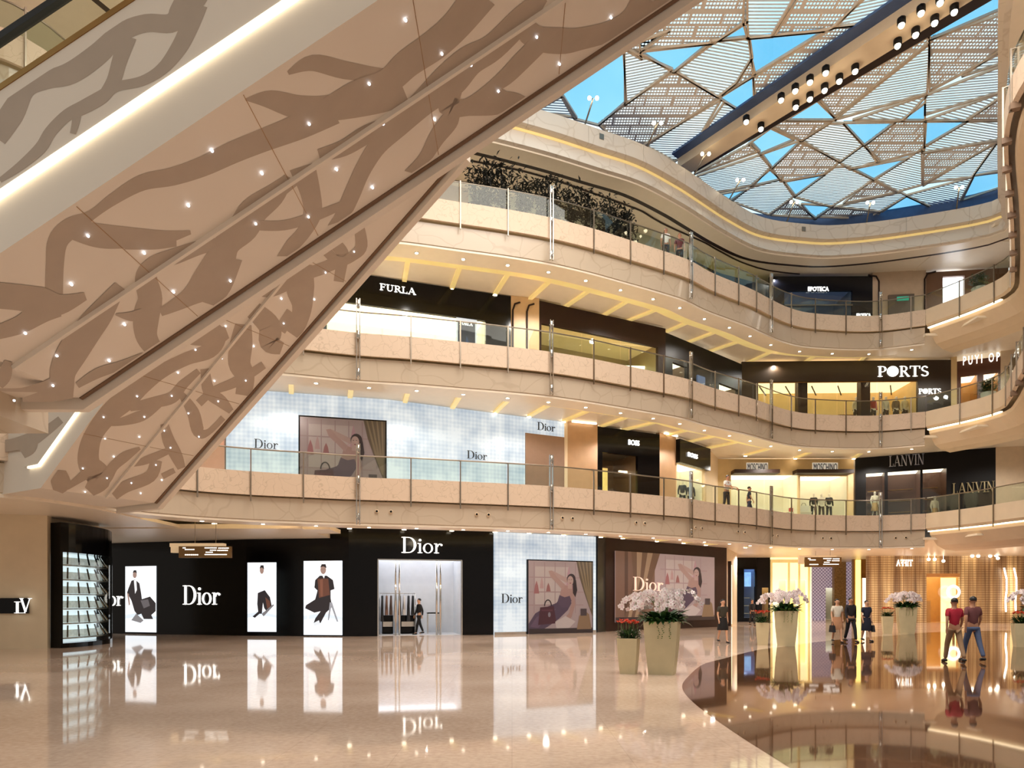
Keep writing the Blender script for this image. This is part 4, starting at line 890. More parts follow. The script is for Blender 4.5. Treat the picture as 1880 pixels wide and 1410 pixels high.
# ---- big brown framed poster front
f5 = Frame((4.35, 34.6), (13.4, 42.5)); s5 = shop(1, Frame((4.9, 35.6), (13.4, 42.5)), 4.9, DARKW, 'large dark brown framed front with huge curtain poster behind the orchids', ())
f5 = Frame((4.9, 35.6), (13.4, 42.5)); m = M(); Frame((4.35, 34.6), (4.9, 35.6)).box(m, 0, 1.15, 0, .2, 0, 4.9); m.build('side_return', BLACKG, s5)
b = pbox(f5, 1128, 1000, 1311, 1146); b = (b[0], b[1], .45, 4.25)
big = lady(.42, .58, 1.0, False)
big += [((150, 92, 66), R_(0, 0, .36, .93)), ((110, 62, 44), R_(.08, 0, .11, .93)), ((128, 74, 50), R_(.2, .1, .26, .93))]
for i in range(5): big.append(((196, 140, 92) if i % 2 else (134, 84, 54), [(.14+.05*i, 0), (.19+.055*i, 0), (.2+.03*i, .45), (.14+.03*i, .93), (.08+.03*i, .93), (.16+.03*i, .4)]))
poster('poster_print', f5, b, big, .55, s5, d=-.03, label='huge backlit poster of a woman, handbag and brown curtain')
b = pbox(f5, 1160, 1059, 1214, 1085); letters('white_letters', f5, 'Dior', b, mat('soft_pink_letter', (240, 214, 200), .4, emit=(240, 206, 190), es=.5), s5, -.12, -.06)
# ---- far ground floor: fronts around Y 48-56
def ff(x0, y0, x1, y1): return Frame((x0, y0), (x1, y1))
fw = ff(13.4, 42.5, 15.7, 47.5); m = M(); fw.box(m, 0, fw.L, 0, .3, 0, 4.9); m.build('wall_far', WALLM, kind='structure')
FY = 52.0
def fx(px, Y=FY): return (px-CX)/F*Y
fa = ff(15.7, 47.5, fx(1352), FY)
m = M(); fa.box(m, 0, fa.L, 0, .3, 0, 4.9); m.build('wall_far', WALLM, kind='structure')
u, z = fw.px(1337, 1100); m = M(); fw.box(m, u-.05, min(u+.75, fw.L), -.14, -.02, .1, 3.9)
root = empty('light_column', fw.pt(u, 0, 0), fw.rz, 'tall glowing cream light column beside the dark doorway, right of the huge poster', 'light column'); m.build('lit_panel', mat('cream_lit_panel', (255, 250, 215), .4, emit=(255, 244, 200), es=1.7, noise=.05), root)
m = M(); fw.box(m, u-.2, u-.05, -.2, 0, 0, 4.1); m.build('side_frame', DARKW, root)
def far_front(px0, px1, mt, label, opn=(), ceil=None, inner=None, Y=FY, ztop=4.9, glass=True):
    f_ = ff(fx(px0, Y), Y, fx(px1, Y), Y); ops = [(fx(a, Y)-fx(px0, Y), fx(b_, Y)-fx(px0, Y), zl, zh) for a, b_, zl, zh in opn]
    return f_, shop(1, f_, ztop, mt, label, ops, 2.4, ceil, inner, glass)
f_, s_ = far_front(1353, 1390, BLACKG, 'narrow black shop front with blue lit screens in the far row', [(1366, 1386, .3, 4.0)], mat('blue_lit_ceiling', (190, 220, 255), .5, emit=(170, 205, 255), es=3, noise=0), mat('dim_blue_wall', (110, 130, 160), .4))
m = M(); f_.box(m, .75, 1.25, .5, .55, 2.7, 3.8); m.build('screen', mat('blue_screen', (120, 170, 230), .3, emit=(130, 180, 240), es=1.2, noise=.5, nscale=3), s_)
for i in range(3): m = M(); f_.box(m, .6, 1.3, .6, .8, .6+.6*i, .65+.6*i); m.build('shelf', CHROME, s_)
f_, s_ = far_front(1390, 1414, BLACKM, 'narrow black shop front beside the bright cream one', [(1399, 1412, 0, 2.6)], SHOPC, mat('ochre_wall', (196, 160, 96), .5))
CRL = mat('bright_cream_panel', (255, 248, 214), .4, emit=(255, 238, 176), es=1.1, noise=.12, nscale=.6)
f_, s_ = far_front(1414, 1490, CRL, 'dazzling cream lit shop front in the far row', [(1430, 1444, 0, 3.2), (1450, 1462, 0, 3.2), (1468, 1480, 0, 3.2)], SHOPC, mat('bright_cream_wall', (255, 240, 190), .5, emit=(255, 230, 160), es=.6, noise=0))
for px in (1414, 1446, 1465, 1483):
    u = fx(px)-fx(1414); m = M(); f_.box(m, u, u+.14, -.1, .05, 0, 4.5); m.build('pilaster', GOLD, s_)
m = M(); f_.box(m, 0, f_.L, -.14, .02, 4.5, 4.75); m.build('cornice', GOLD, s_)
# corridor with patterned walls and hanging sign
pat = mat('lilac_lattice_wall', (178, 168, 190), .4, noise=0, emit=(190, 180, 205), es=.35); t_, b_ = nodes(pat)
g_ = t_.nodes.new('ShaderNodeTexCoord'); v_ = t_.nodes.new('ShaderNodeTexChecker'); v_.inputs['Scale'].default_value = 7; v_.inputs['Color1'].default_value = lin((206, 196, 214)); v_.inputs['Color2'].default_value = lin((138, 124, 156))
t_.links.new(g_.outputs['Object'], v_.inputs['Vector']); t_.links.new(v_.outputs['Color'], b_.inputs['Base Color']); t_.links.new(v_.outputs['Color'], b_.inputs['Emission Color'])
fp = ff(fx(1490, 58), 58, fx(1567, 58), 58); sp = shop(1, fp, 4.9, pat, 'lilac lattice patterned shop front at the end of the corridor', [(1.2, 1.9, 0, 2.7)], 1.5, SHOPCW)
m = M(); fp.box(m, 1.75, 2.75, -.4, 0, 0, 4.9); m.build('stone_pier', mat('mosaic_stone', (150, 122, 82), .4, noise=.35, nscale=8), sp)
m = M(); fo = ff(fx(1567, 54), 54, fx(1592, 54), 54); fo.box(m, 0, fo.L, 0, .3, 0, 4.9); m.build('wall_far', BRONZE, kind='structure')
root = empty('light_column', fo.pt(.45, 0, 0), 0, 'slim golden glowing column left of the bead screen', 'light column'); m = M(); fo.box(m, .15, .52, -.12, -.01, 0, 4.85); m.build('lit_panel', mat('gold_lit_panel', (255, 240, 160), .4, emit=(255, 226, 130), es=1.8, noise=0), root)
m = M(); fo.box(m, .7, .95, -.12, -.01, .5, 3.4); m.build('lit_case', mat('white_lit_case', (255, 250, 230), .4, emit=(255, 246, 220), es=1.5, noise=.2), root)
# bead screen front
YD = 50.0
fd = ff(fx(1592, YD), YD, fx(1905, YD), YD)
U = lambda px: fx(px, YD)-fx(1592, YD)
sd = shop(1, fd, 4.9, DRAPE, 'golden brown bead screen shop front filling the far right of the ground floor', [(U(1701), U(1762), 0, 3.35)], 2.2, SHOPC, mat('amber_interior', (214, 160, 90), .5))
m = M(); fd.box(m, U(1701), U(1762), -.02, .1, 3.35, 3.6); m.build('door_header', mat('amber_wood', (206, 150, 90), .4), sd)
m = M(); fd.box(m, U(1733), U(1760), .3, .4, 0, 3.3); m.build('lit_doorway_panel', mat('pale_lit_panel', (255, 246, 190), .4, emit=(255, 240, 176), es=1.2, noise=.05), sd)
m = M(); fd.box(m, U(1707), U(1716), .5, 1.0, 0, 1.6); m.build('pedestal', mat('amber_wood', (206, 150, 90), .4), sd)
m = M()
for (a, b_) in ((1691, 1700),): pass
b = pbox(fd, 1645, 1028, 1675, 1039); letters('white_letters', fd, 'TIFFA', (b[1], b[0], b[2], b[3]), WHITEL, sd)
for px in (1839, 1857):
    m = M(); a = [fd.pt(U(px)+.1*k*.6, -.25, 4.0-.8*k) for k in range(5)]; m.tube([q+Vector((.12*math.sin(i*1.3), 0, 0)) for i, q in enumerate(a)], .05, 8); m.build('glowing_strand', LAMP, sd)
for px, py in [(1705, 1027), (1716, 1027), (1732, 1030), (1785, 1021), (1796, 1021), (1818, 1021), (1829, 1020), (1832, 1025), (1845, 1015), (1857, 1015)]:
    p = P(px, py, YD-.5); m = M(); m.ball(p, .11, 10, 6); m.tube([p+Vector((0, 0, .1)), Vector((p.x, p.y, 5))], .01, 4); m.build('pendant_lamp', LAMP, label='small round glowing lamp hanging before the bead screen', cat='lamp', group='pendant lamps before the bead screen')
ws = empty('wall_clock', fd.pt(U(1745), -.4, .9), 0, 'round glowing white ring display on a stand before the pale doorway', 'display')
m = M(); q = fd.pt(U(1744), -.4, 2.25); m.tube([q+Vector((.42*math.cos(k*math.pi/8), 0, .42*math.sin(k*math.pi/8))) for k in range(17)], .09, 8); m.build('glowing_ring', WHITEL, ws)
m = M(); m.tube([q-Vector((0, 0, .5)), Vector((q.x, q.y, 0))], .08, 8); m.lathe((q.x, q.y, 0), [(.3, 0), (.3, .04), (.05, .08)], 14); m.build('stand', BRONZE, ws)
ws.name = 'ring_display'
# right closing wall of the ground floor
m = M(); m.box((fx(1905, YD), 20, 0), (fx(1905, YD)+.3, YD, 4.9)); m.build('wall_right', WALLM, kind='structure')
# ---- hanging signs
def hang_sign(px0, px1, py0, py1, Y, label):
    a = P(px0, py1, Y); b_ = P(px1, py0, Y); root = empty('hanging_sign', ((a.x+b_.x)/2, Y, a.z), 0, label, 'sign')
    m = M(); m.box((a.x, Y, a.z), (b_.x, Y+.12, b_.z)); m.build('sign_board', mat('sign_brown', (120, 92, 52), .3, .3), root)
    m = M(); m.box((a.x-.35, Y+.02, b_.z-.02), (b_.x-.3, Y+.3, b_.z+.12)); m.box((a.x-.35, Y+.1, a.z+.2), (a.x-.02, Y+.3, b_.z)); m.build('lit_edge', mat('sign_edge', (226, 206, 176), .4, emit=(255, 226, 180), es=.25), root)
    m = M(); h = b_.z-a.z; wd = b_.x-a.x; rr = random.Random(3)
    for (x0, x1, z) in [(.08, .14, .82), (.12, .28, .68), (.5, .72, .82), (.76, .95, .8), (.6, .7, .62), (.74, .92, .6), (.52, .66, .44), (.5, .9, .24), (.12, .36, .22)]:
        x = a.x+wd*x0
        while x < a.x+wd*x1: w_ = rr.uniform(.03, .06); m.box((x, Y-.012, a.z+h*z), (x+w_, Y, a.z+h*(z+.08))); x += w_+.02
    m.build('white_lettering', WHITEL, root)
    for x in (.3, .7): m = M(); q = a.x+wd*x; m.tube([(q, Y+.06, b_.z), (q, Y+.06, 4.93)], .012, 5); m.build('hanger', STEEL, root)
hang_sign(328, 424, 1003, 1024, 25.5, 'brown hanging direction sign with white lettering before the black front')
hang_sign(1478, 1545, 1023, 1041, 45, 'smaller brown hanging direction sign over the far corridor')

# ================================================================ UPPER LEVELS
# lowest balcony (level 2)
g1 = chord(2, 330, 412); wall(2, 300, 412, mat('pink_brown_wall', (196, 150, 130), .5))
fA1 = chord(2, 415, 712); sA = shop(2, fA1, 10.35, LEDWALL, 'left half of white glowing woven front on the lowest balcony, with poster', ())
b = pbox(fA1, 551, 766, 707, 880); b = (b[0], b[1], b[3]-3.5, b[3]); m = M(); fA1.box(m, b[0]-.06, b[1]+.06, -.12, 0, b[2], b[3]+.06); m.build('poster_frame', BLACKG, sA)
poster('poster_print', fA1, b, lady(0, 1, .85), .34, sA, d=-.125, label='campaign poster of a reclining woman with maroon handbag')
letters('black_letters', fA1, 'Dior', pbox(fA1, 467, 806, 510, 825), BLACKL, sA)
fA2 = chord(2, 712, 1036); b = pbox(fA2, 964, 795, 1035, 880)
sA2 = shop(2, fA2, 10.35, LEDWALL, 'right half of white glowing woven front on the lowest balcony', [])
m = M(); fA2.box(m, b[0], b[1], -.06, 0, 6.1, b[3]); m.build('bronze_panel', mat('taupe_panel', (146, 118, 100), .35, .3), sA2)
letters('black_letters', fA2, 'Dior', pbox(fA2, 857, 827, 893, 845), BLACKL, sA2)
letters('black_letters', fA2, 'Dior', pbox(fA2, 986, 775, 1018, 793), BLACKL, sA2)
wall(2, 1036, 1042, CREAM); wall(2, 1042, 1097, mat('bronze_wall', (186, 148, 112), .35, .2))
def cove_tip(lv, px0, px1):
    f_ = chord(lv, px0, px1); m = M(); f_.box(m, .1, f_.L-.1, -.25, -.15, TOPZ[lv]-.08, TOPZ[lv]-.02)
    return m.build('cove_lamp', LEDW, label='warm light strip washing the bronze wall top, left of the %s black front' % ('larger' if px0 < 1100 else 'smaller'), cat='light')
cove_tip(2, 1044, 1095); cove_tip(2, 1212, 1240)
fb = chord(2, 1097, 1211); b = pbox(fb, 1106, 830, 1165, 900)
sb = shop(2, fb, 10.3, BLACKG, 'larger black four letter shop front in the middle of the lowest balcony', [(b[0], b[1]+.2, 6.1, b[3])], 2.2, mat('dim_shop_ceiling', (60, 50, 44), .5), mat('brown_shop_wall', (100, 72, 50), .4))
letters('white_letters', fb, 'BOSS', pbox(fb, 1153, 807, 1173, 819), WHITEL, sb, serif=False, bold=.012)
m = M(); u0, z_ = fb.px(1122, 840); fb.box(m, u0, u0+.8, 1.5, 1.6, 7.2, 8.6); m.build('lit_mirror', mat('amber_lit_niche', (255, 220, 140), .4, emit=(255, 206, 120), es=.9, noise=.2), sb)
m = M(); u0, z_ = fb.px(1156, 850); fb.box(m, u0, u0+.9, .9, 1.0, 8.3, 8.42); m.build('light_bar', COVE, sb)
wall(2, 1211, 1241, mat('bronze_wall', (186, 148, 112)))
fc2 = chord(2, 1241, 1297); sc = shop(2, fc2, 10.2, mat('lit_display_wall', (216, 190, 150), .4), 'smaller four letter shop front with black header and bright window', [(.1, fc2.L-.2, 6.1, 9.0)], 1.6)
m = M(); fc2.box(m, 0, fc2.L, -.25, 0, 9.0, 10.25); m.build('black_header', BLACKG, sc)
letters('white_letters', fc2, 'BOSS', pbox(fc2, 1262, 830, 1279, 843, -.25), WHITEL, sc, -.33, -.27, serif=False, bold=.012)
fm = chord(2, 1318, 1567); OCH = mat('sand_front', (206, 180, 132), .5)
bA = pbox(fm, 1342, 872, 1424, 945); bB = pbox(fm, 1469, 874, 1557, 945)
wall(2, 1297, 1318, CREAM)
sm = shop(2, fm, 10.35, OCH, 'sand coloured shop front with two glowing display windows and two name signs', [(bA[0], bA[1]+1.4, 6.1, bA[3]), (bB[0], bB[1], 6.1, bB[3])], 2.4)
for px0, px1, lo in ((1372, 1408, 0), (1493, 1536, 1)):
    b = pbox(fm, px0, 851, px1, 865); m = M(); fm.box(m, b[0]-.06, b[1]+.06, -.04, 0, b[2]-.05, b[3]+.05); m.build('sign_glow', mat('sign_halo', (245, 240, 226), .5, emit=(255, 250, 236), es=.3, noise=0), sm)
    letters('navy_letters', fm, 'MOSCHINO', b, mat('navy_letter', (24, 34, 74), .4), sm, -.08, -.05, serif=False, bold=.0)
for px0, px1 in ((1342, 1424), (1455, 1558)):
    b = pbox(fm, px0, 868, px1, 872); m = M(); fm.box(m, b[0], b[1], -.7, .1, bA[3], bA[3]+.22); m.build('black_awning', DARKW, sm)
fn = chord(2, 1570, 1828); bL = [pbox(fn, a, 858, c, 945) for a, c in ((1590, 1624), (1630, 1690), (1694, 1738))]
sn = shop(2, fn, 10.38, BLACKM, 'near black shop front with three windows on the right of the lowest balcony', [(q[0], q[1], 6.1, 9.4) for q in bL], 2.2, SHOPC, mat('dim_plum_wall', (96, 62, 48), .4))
letters('grey_letters', fn, 'LANVIN', pbox(fn, 1632, 838, 1696, 853), GREYL, sn, -.14, -.05)
letters('grey_letters', fn, 'LANVIN', pbox(fn, 1748, 888, 1825, 903), mat('bronze_letter', (150, 136, 100), .4, .3), sn, -.14, -.05)
for q in bL:
    for z in (7.1, 7.8, 8.5): m = M(); fn.box(m, q[0]+.2, q[1]-.2, 1.7, 2.0, z, z+.05); m.build('shelf', BRONZE, sn)
fn2 = Frame(wpt(2, 1828), W[2][-1]); m = M(); fn2.box(m, 0, fn2.L, 0, .3, 6.1, 10.4); m.build('wall_far', WALLM, kind='structure')
# middle balcony (level 3)
wall(3, 380, 560, CREAM)
f_ = chord(3, 560, 938); bF = pbox(f_, 600, 552, 892, 628)
sf = shop(3, f_, 15.85, BLACKG, 'long black front with serif name sign and bright glass window, middle balcony', [(bF[0], bF[1], 11.6, 14.55)], 2.7)
letters('white_letters', f_, 'FURLA', pbox(f_, 697, 521, 763, 542), WHITEL, sf)
b = pbox(f_, 838, 581, 876, 628); poster('window_poster', f_, (b[0], b[1], 11.9, b[3]), [((226, 234, 240), R_(0, 0, 1, 1)), ((14, 30, 60), R_(.08, .06, .92, 1)), ((30, 120, 190), [(.2, .8), (.5, .5), (.85, .9), (.6, 1), (.3, 1)]), ((120, 190, 210), [(.4, .72), (.55, .6), (.66, .8), (.5, .9)]), ((12, 60, 120), [(.5, .3), (.9, .7), (.84, .8), (.46, .42)])], .9, sf, d=.05, label='dark blue lit poster')
letters('poster_letters', f_, 'FURLA', pbox(f_, 844, 590, 868, 598), WHITEL, sf, .02, .045)
m = M(); u0, z_ = f_.px(780, 600); f_.box(m, u0, u0+.9, 1.5, 2.2, 11.6, 12.7); m.build('counter', SHOPW, sf)
wall(3, 938, 990, mat('moulded_wall', (214, 182, 140), .45))
f_ = chord(3, 938, 990)
for px in (941, 967):
    u, z_ = f_.px(px, 600); m = M(); m.tube([f_.pt(u, -.05, 11.6), f_.pt(u, -.05, 15.2), f_.pt(u+.1, -.05, 15.5), f_.pt(u+.35, -.05, 15.6)], .045, 6); m.build('moulding', DARKW, label='dark curved vertical moulding on the wall %s' % ('beside the long black front' if px < 950 else 'beside the brown windowed front'), cat='moulding')
f_ = chord(3, 990, 1222); bG = pbox(f_, 994, 572, 1208, 680)
s_ = shop(3, f_, 15.8, DARKW, 'dark brown front with long slanting light bar behind its windows', [(bG[0], bG[1], 11.6, 14.75)], 2.7, mat('amber_ceiling', (214, 186, 130), .5, emit=(240, 210, 140), es=.28), mat('khaki_wall', (168, 146, 98), .4))
u0, z0 = f_.px(1085, 642, 1.2); u1, z1 = f_.px(1197, 618, 1.2); m = M(); m.bar(f_.pt(u0, 1.2, 13.6), f_.pt(u1, 1.2, 14.1), .2, .16); m.build('light_bar', LEDW, s_)
f_ = chord(3, 1222, 1362); bH = pbox(f_, 1232, 640, 1258, 690)
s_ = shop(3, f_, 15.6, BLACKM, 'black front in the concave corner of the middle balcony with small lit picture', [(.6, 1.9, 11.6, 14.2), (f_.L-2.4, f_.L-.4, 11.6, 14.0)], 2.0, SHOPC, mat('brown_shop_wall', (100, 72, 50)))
m = M(); f_.box(m, .9, 1.6, .3, .4, 12.3, 13.4); m.build('lit_picture', mat('lilac_lit_picture', (220, 214, 255), .4, emit=(214, 210, 255), es=1.6, noise=.3), s_)
m = M(); f_.box(m, 2.6, 3.3, -.2, -.1, 13.0, 13.9); m.build('side_sign', NAVY, s_)
f_ = chord(3, 1362, 1746); bP = pbox(f_, 1392, 698, 1685, 762)
PB = mat('dark_bronze_front', (48, 36, 24), .35, .2)
sp3 = shop(3, f_, 15.75, PB, 'wide dark bronze front with white block serif sign and mannequins, middle balcony', [(bP[0], bP[1], 11.6, 14.55)], 2.8, mat('warm_bright_ceiling', (255, 230, 180), .5, emit=(255, 230, 180), es=1.5, noise=0), mat('pale_gold_wall', (236, 206, 150), .5))
letters('white_letters', f_, 'P@RTS', pbox(f_, 1611, 673, 1704, 691), WHITEL, sp3)
letters('white_letters', f_, 'P@RTS', pbox(f_, 1686, 714, 1727, 723), WHITEL, sp3)
for px in (1469, 1585):
    u, z_ = f_.px(px, 700); m = M(); f_.box(m, u, u+.55, .3, .8, 11.6, 15.7); m.build('dark_pier', DARKW, sp3)
m = M(); f_.box(m, bP[0], bP[1], .05, .12, 14.5, 14.6); m.build('header_rail', BRONZE, sp3)
for k in range(6): m = M(); u = bP[0]+(bP[1]-bP[0])*(k+.5)/6; m.bar(f_.pt(u-.5, .6, 14.45), f_.pt(u+.5, 2.4, 14.45), .06, .05); m.build('ceiling_track', BLACKM, sp3)
for k in range(5): m = M(); u = bP[0]+(bP[1]-bP[0])*(k+.7)/6; f_.box(m, u, u+.9, 2.3, 2.6, 12.1, 12.9+.3*(k % 2)); m.build('display_shelf', BRONZE if k % 2 else SHOPW, sp3)
wall(3, 1746, 1757, OCH)
f_ = chord(3, 1757, 1837); s_ = shop(3, f_, 15.6, mat('deep_brown_front', (84, 46, 26), .4), 'brown front with thin white sans letters at the right of the middle balcony', [(.2, 1.0, 11.6, 14.7), (1.3, f_.L-.1, 11.6, 14.7)], 2.0, SHOPC, mat('amber_interior', (214, 160, 90)))
letters('white_letters', f_, 'P U Y I   O P', pbox(f_, 1768, 655, 1835, 663), WHITEL, s_, serif=False, bold=.0)
f_ = Frame(wpt(3, 1837), W[3][-1]); m = M(); f_.box(m, 0, f_.L, 0, .3, 11.6, 15.9); m.build('wall_far', WALLM, kind='structure')
# upper balcony (level 4)
TAU = mat('taupe_wall', (198, 176, 152), .5)
PGW = mat('pale_green_wall', (198, 200, 180), .45)
for a, b_ in ((300, 640), (640, 860), (860, 1000), (1000, 1200), (1200, 1262)): wall(4, a, b_, PGW if a > 700 else TAU)
f_ = chord(4, 1262, 1412); b = pbox(f_, 1275, 430, 1400, 520)
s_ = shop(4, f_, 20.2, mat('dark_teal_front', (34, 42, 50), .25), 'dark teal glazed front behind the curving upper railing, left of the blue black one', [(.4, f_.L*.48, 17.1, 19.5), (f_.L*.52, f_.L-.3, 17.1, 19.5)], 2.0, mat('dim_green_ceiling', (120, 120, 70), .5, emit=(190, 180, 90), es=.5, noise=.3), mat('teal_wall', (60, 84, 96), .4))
for k in range(5): m = M(); f_.box(m, .5+k*.9, 1.2+k*.9, .9, 1.0, 17.9+.2*(k % 3), 18.3+.2*(k % 3)); m.build('display_box', mat('blue_screen', (120, 170, 230)) if k % 2 else BLACKM, s_)
f_ = chord(4, 1413, 1602); bE = pbox(f_, 1440, 508, 1565, 580); NV = mat('blue_black_front', (18, 20, 30), .25)
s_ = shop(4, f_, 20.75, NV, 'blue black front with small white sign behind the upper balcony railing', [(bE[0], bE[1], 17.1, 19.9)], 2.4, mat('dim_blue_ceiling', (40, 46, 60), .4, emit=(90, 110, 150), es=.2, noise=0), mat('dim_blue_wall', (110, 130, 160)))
letters('white_letters', f_, 'EPOTECA', pbox(f_, 1483, 527, 1521, 535), WHITEL, s_, serif=False, bold=.012)
letters('white_letters', f_, 'EPOTECA', pbox(f_, 1572, 576, 1598, 582), WHITEL, s_, serif=False, bold=.012)
m = M(); f_.box(m, bE[0], bE[1], -.05, 0, 19.0, 19.08); m.build('window_mullion', STEEL, s_)
m = M(); u0, z_ = f_.px(1438, 550); u1, z1_ = f_.px(1478, 545); m.bar(f_.pt(u0, .8, 17.7), f_.pt(u1, .8, 18.1), .12, .1); m.build('light_bar', LEDW, s_)
wall(4, 1602, 1700, TAU)
f_ = chord(4, 1602, 1700)
m = M(); u, z_ = f_.px(1613, 520); m.tube([f_.pt(u, -.05, 17.1), f_.pt(u, -.05, 20.4), f_.pt(u-.15, -.05, 20.7), f_.pt(u-.6, -.05, 20.8)], .05, 6); m.build('moulding', DARKW, label='dark curved moulding right of the blue black front', cat='moulding')
m = M(); u, z_ = f_.px(1697, 500); m.tube([f_.pt(u, -.05, 17.1), f_.pt(u, -.05, 20.4), f_.pt(u+.15, -.05, 20.7), f_.pt(u+.6, -.05, 20.8)], .05, 6); m.build('moulding', DARKW, label='dark curved moulding at the edge of the brown niche', cat='moulding')
m = M(); b = pbox(f_, 1630, 543, 1677, 580); f_.box(m, b[0], b[1], -.12, 0, 17.1, b[3]); ob = m.build('notice_panel', mat('grey_panel', (110, 98, 88), .4), label='grey wall panel with a green notice behind the upper railing', cat='panel')
m = M(); f_.box(m, b[0]+.45, b[0]+1.1, -.16, -.12, b[3]-.38, b[3]-.15); m.build('green_notice', mat('green_notice', (60, 170, 140), .4, emit=(60, 170, 140), es=.5), ob)
f_ = Frame(wpt(4, 1700), wpt(4, 1880)); b = pbox(f_, 1731, 508, 1771, 565)
s_ = shop(4, f_, 20.8, mat('brown_niche', (112, 80, 58), .5), 'brown niche front with a white glowing opening beside the upper right railing', [(b[0], b[1], 17.1, b[3])], 1.2, SHOPCW, mat('white_glow_wall', (250, 252, 255), .5, emit=(245, 250, 255), es=1.2, noise=0), glass=False)
f_ = Frame(wpt(4, 1880), W[4][-1]); m = M(); f_.box(m, 0, f_.L, 0, .3, 17.1, 20.97); m.build('wall_far', TAU, kind='structure')
# dark line mouldings following the ceiling of the upper gallery
for o_, z_ in ((-3.0, 20.93), (-4.6, 20.93)):
    m = M(); C.sweep(m, rect(o_, o_+.09, z_-.02, z_), C.spx(359, 5), C.L-5, .5); m.build('ceiling_line', DARKW, label='thin dark line curving along the upper gallery ceiling, %s one' % ('front' if o_ > -4 else 'rear'), cat='ceiling line')
# closing walls at the far right edge behind the near balconies
for lv in (2, 3, 4): m = M(); m.box((33, 14, FLZ[lv]), (33.3, 37, TOPZ[lv])); m.build('wall_right', WALLM, kind='structure')
# ================================================================ PLANTERS AND PLANTS
POT = mat('pale_olive_planter', (202, 186, 148), .45, noise=.04, nscale=4)
SOIL = mat('dark_soil', (50, 38, 28), .9); LEAF = mat('dark_green_leaf', (38, 72, 30), .4, noise=.3, nscale=20); LEAF2 = mat('mid_green_leaf', (84, 118, 52), .45, noise=.2, nscale=14)
ORCH = mat('white_orchid_petal', (250, 238, 236), .5, noise=.03, emit=(255, 240, 235), es=0); ORCC = mat('orchid_heart', (214, 150, 170), .5); REDF = mat('orange_red_blossom', (226, 70, 30), .5, noise=.15, nscale=20)
STEMM = mat('green_stem', (96, 112, 60), .5); DKLEAF = mat('blackish_leaf', (24, 26, 22), .6, noise=.3, nscale=10)
def leaf(mm, p, d, l, wd, droop, seg=4):
    """strap leaf: pointed, folded and drooping"""
    d = Vector(d).normalized(); s_ = Vector((-d.y, d.x, 0)); s_ = s_.normalized() if s_.length > .01 else Vector((1, 0, 0)); v = []; q = Vector(p); f = []
    for i in range(seg+1):
        t = i/seg; w_ = wd*math.sin(math.pi*(.12+.88*t)) if t < 1 else 0.001
        v += [q-s_*w_/2, q+Vector((0, 0, -w_*.18)), q+s_*w_/2]; q = q+d*(l/seg); d = (d+Vector((0, 0, -droop/seg))).normalized()
    for i in range(seg): k = 3*i; f += [(k, k+1, k+4, k+3), (k+1, k+2, k+5, k+4)]
    mm.add(v, f, True)
def pot(root, c, wt, wb, h, a):
    m = M(); R = Matrix.Rotation(math.radians(a), 3, 'Z'); q = lambda w_, z: [R @ Vector((sx_*w_/2, sy_*w_/2, 0))+Vector((c[0], c[1], z)) for sx_, sy_ in ((-1, -1), (1, -1), (1, 1), (-1, 1))]
    b = q(wb, 0); mid = q(wb+(wt-wb)*.62, h*.5); t = q(wt, h); ti = q(wt-.08, h); bi = q(wt-.1, h-.1)
    m.add(b+mid+t+ti+bi, [(0, 3, 2, 1)]+[(k+4*l, (k+1) % 4+4*l, (k+1) % 4+4*l+4, k+4*l+4) for l in range(4) for k in range(4)]); m.build('pot', POT, root)
    m = M(); m.extr([p+Vector((0, 0, 0)) for p in q(wt-.1, h-.1)], (0, 0, .04)); m.build('soil', SOIL, root)
def blossom(mm, p, n, r, rr):
    n = Vector(n).normalized(); a = n.orthogonal().normalized(); b = n.cross(a); mm.m = 0
    for k in range(5):
        t = 2*math.pi*k/5+rr.random()*.3; d = a*math.cos(t)+b*math.sin(t); s_ = n.cross(d); w_ = r*(.42 if k % 2 else .62)
        mm.add([p, p+d*r*.5-s_*w_*.8+n*r*.1, p+d*r*.9-s_*w_*.5, p+d*r*1.02, p+d*r*.9+s_*w_*.5, p+d*r*.5+s_*w_*.8+n*r*.1], [(0, 1, 2, 3), (0, 3, 4, 5)], False)
    mm.m = 1; mm.ball(p+n*r*.15, r*.2, 5, 3)
